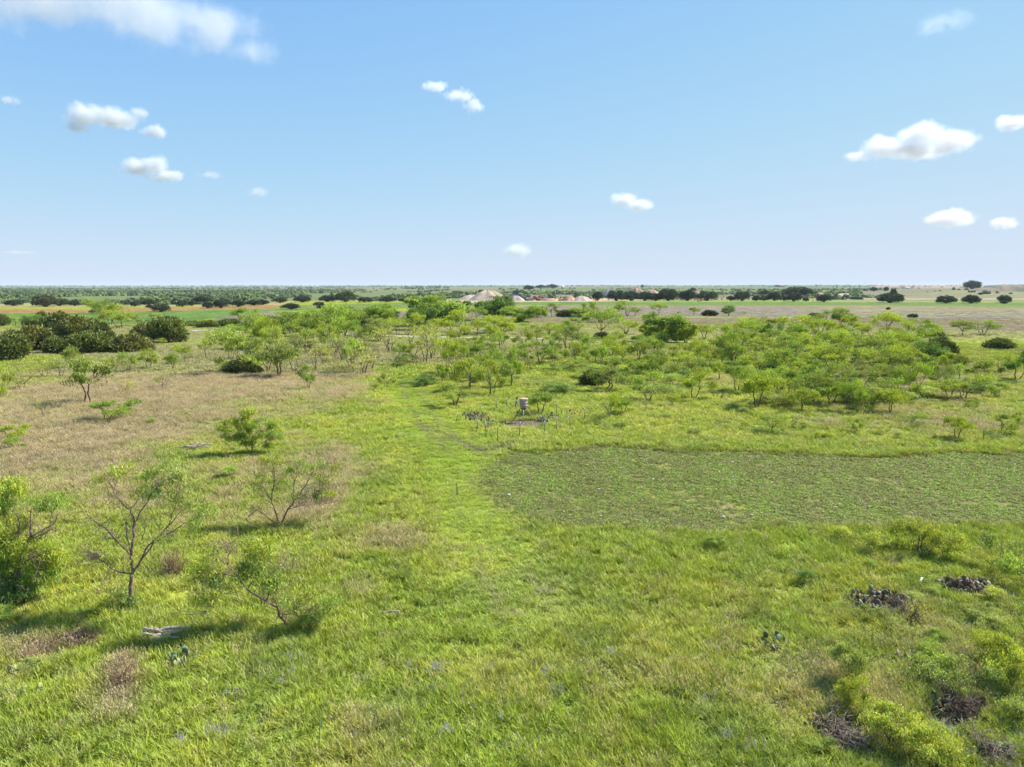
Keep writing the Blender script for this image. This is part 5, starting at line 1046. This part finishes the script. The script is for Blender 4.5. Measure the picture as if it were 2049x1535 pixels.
# ------------------------------------------------------------------ clouds
def cloud(label, blobs, dens=1.0, seed=0, dist=5200, amp=1.0, fine=1.0):
    """blobs: (cx, cy, rx, ry) in photo pixels; each becomes a lobe of a real volume at the cloud base height"""
    xs = [b[0] for b in blobs]; c0 = (sum(xs) / len(xs), sum(b[1] for b in blobs) / len(blobs))
    d = ray(*c0); d = d / math.hypot(d.x, d.y); el = d.z
    org = Vector((0, 0, CAM_H)) + d * dist; k = dist * d.y / FPX    # metres per px at that depth
    m, t, out = newmat('cloud_vapour'); tc = N(t, 'ShaderNodeTexCoord'); L = t.links.new; fld = None
    lo = np.array((1e9,) * 3); hi = -lo
    for (cx, cyy, rx, ry) in blobs:
        c = np.array(((cx - c0[0]) * k, 0.0, -(cyy - c0[1]) * k)); r = np.array((rx * k, max(rx, ry) * k * .6, ry * k))
        lo = np.minimum(lo, c - r * 1.35); hi = np.maximum(hi, c + r * 1.35)
        mp = N(t, 'ShaderNodeVectorMath', operation='SUBTRACT'); L(tc.outputs['Object'], mp.inputs[0]); mp.inputs[1].default_value = c
        dv = N(t, 'ShaderNodeVectorMath', operation='DIVIDE'); L(mp.outputs[0], dv.inputs[0]); dv.inputs[1].default_value = r
        ln = N(t, 'ShaderNodeVectorMath', operation='LENGTH'); L(dv.outputs[0], ln.inputs[0]); v = mathn(t, 'SUBTRACT', 1.0, ln.outputs['Value'])
        fld = v if fld is None else mathn(t, 'SMOOTH_MAX', fld, v, 0.25)
    R0 = np.mean([b[2] for b in blobs]) * k
    nz = N(t, 'ShaderNodeTexNoise', noise_dimensions='4D'); nz.inputs['Scale'].default_value = 1.7 * fine / R0; nz.inputs['Detail'].default_value = 5; nz.inputs['Roughness'].default_value = .62; nz.inputs['W'].default_value = seed * 3.7
    L(tc.outputs['Object'], nz.inputs['Vector'])
    a = mathn(t, 'MULTIPLY', mathn(t, 'SUBTRACT', nz.outputs[0], .5), 3.1 * amp); f = mathn(t, 'ADD', fld, a)
    f = mathn(t, 'MULTIPLY', f, 1.6, clamp=True); f = mathn(t, 'MULTIPLY', f, f)
    dn = mathn(t, 'MULTIPLY', f, dens * 2.9 / R0)
    v = N(t, 'ShaderNodeVolumePrincipled'); v.inputs['Color'].default_value = (.90, .915, .93, 1); v.inputs['Anisotropy'].default_value = .35
    L(dn, v.inputs['Density']); L(v.outputs[0], out.inputs['Volume'])
    b = MB(); b.box((lo + hi) / 2, hi - lo); me = b.mesh('cloud', m)
    o = tag(obj('cloud', me, None, org), label, 'cloud', None, 'thing')
    yaw = -math.atan2(d.x, d.y) * 0.5; o.rotation_euler = (0, 0, yaw)
cloud('huge bright cloud bank spreading along the top left of the sky', [(-60,10,150,60),(90,-5,170,72),(240,0,150,70),(330,28,120,58),(410,40,105,50),(465,72,62,34)], .7, 1, 3300, .8)
cloud('bright ragged cloud in the left sky with a hooked right tip', [(175,232,45,28),(225,236,60,22),(270,222,20,14),(162,255,30,15)], 1.5, 2, 4200, .55)
cloud('small puff cloud below right of the hooked cloud', [(308,264,28,15)], 1.5, 3, 4200, .6)
cloud('bright cloud with a rounded top, lowest of the left trio', [(285,335,48,20),(310,330,30,22),(335,350,34,13),(310,357,26,9)], 1.6, 4, 4600, .55)
cloud('thin small cloud strip right of the rounded-top cloud', [(418,350,30,9)], .35, 5, 4600, .7)
cloud('faint small cloud in the left sky, farther right and lower', [(514,384,25,12)], .4, 6, 4900, .7)
cloud('tiny wisp at the upper left edge of the sky', [(18,200,20,11)], .5, 7, 4200, .7)
cloud('slanting wispy cloud streak in the upper middle sky', [(875,176,32,11),(915,192,36,13),(948,210,22,14)], .9, 8, 4000, .85)
cloud('largest cloud on the right with two rounded heads', [(1780,292,60,26),(1840,275,55,30),(1895,288,45,30),(1830,302,70,20),(1730,308,30,14)], 1.5, 9, 4300, .5)
cloud('bright cloud cut by the right edge of the sky', [(2030,244,36,18),(2070,240,30,18)], 1.3, 10, 4200, .55)
cloud('small bright cloud in the lower sky right of centre', [(1250,400,32,18),(1278,410,32,14)], 1.3, 11, 5200, .5)
cloud('flat oval cloud low on the right', [(1898,437,52,20),(1870,440,26,13)], 1.2, 12, 5600, .5)
cloud('small low cloud beside the flat oval cloud', [(2006,446,28,15)], 1.1, 13, 5600, .5)
cloud('low faint cloud above the sand piles', [(1032,501,34,17)], .9, 14, 6800, .6)
cloud('faint broad wisp in the top right sky', [(1890,42,60,18),(1870,58,40,12)], .10, 15, 3300, .8)
cloud('faint low wisp at the left edge above the horizon', [(36,505,36,6)], .5, 16, 6800, .6)

# ------------------------------------------------------------------ the air
def haze():
    m, t, out = newmat('thin_air'); v = N(t, 'ShaderNodeVolumePrincipled'); v.inputs['Color'].default_value = (.74, .86, 1.0, 1); v.inputs['Density'].default_value = 4.4e-5; v.inputs['Anisotropy'].default_value = 0.0
    t.links.new(v.outputs[0], out.inputs['Volume'])
    b = MB(); b.box((0, 4700, 22), (24600, 9500, 64)); tag(obj('haze', b.mesh('haze', m)), 'pale summer haze softening the far country', None, None, 'stuff')
haze()

# ------------------------------------------------------------------ labels for every remaining tree: which one, by its look and its nearest landmark
def label_trees():
    LM = [(t['lmk'], t['x'], t['y']) for t in TREES if t['lmk']]
    for nm, px, py in (('the deer feeder', 1047, 850), ('the grass lane', 815, 765), ('the biggest sand pile', 976, 602), ('the lone right-hand post', 1968, 886), ('the lane bend', 850, 850), ('the branch pile', 387, 901), ('the crossed logs', 323, 1280), ('the larger brown cactus bed', 1758, 1212), ('the spoil ridge', 2010, 582)):
        p = at(px, py); LM.append((nm, p.x, p.y))
    L = np.array([(math.log(y) * 1.0, x / y) for _, x, y in LM]); used = {}
    ORD = ['nearest', 'second', 'third', 'fourth', 'fifth', 'sixth', 'seventh', 'eighth', 'ninth', 'tenth', 'eleventh', 'twelfth']
    G = {}
    for t in TREES:
        t['o']['category'] = t['cat']
        if t['label']: t['o']['label'] = t['label']; continue
        v = np.array((math.log(t['y']), t['x'] / t['y'])); dd = (L - v) * np.array((.35, 1)); r = np.hypot(dd[:, 0], dd[:, 1]); i = int(np.argmin(r)); dl, du = -dd[i]
        side = ('beyond' if dl > 0 else 'in front of') if abs(dl) > abs(du) else ('right of' if du > 0 else 'left of')
        G.setdefault((i, side, t['word'], TWORD[t['tint']]), []).append((r[i], t))
    for (i, side, word, tw), lst in G.items():
        lst.sort(key=lambda q: q[0]); nm = LM[i][0]
        for k, (_, t) in enumerate(lst):
            base = f"{tw} {word}"
            t['o']['label'] = (f"{base} {side} {nm}" if len(lst) == 1 else f"{base}, {ORD[min(k, 11)]}{' one' if k else ' one'} {side} {nm}" )
            t['o']['group'] = {'jn': 'junipers of the pasture', 'oak': 'dark oaks at the field edge', 'shrub': 'low shrubs in the grass'}.get(t['sp'], 'mesquites of the pasture')
label_trees()
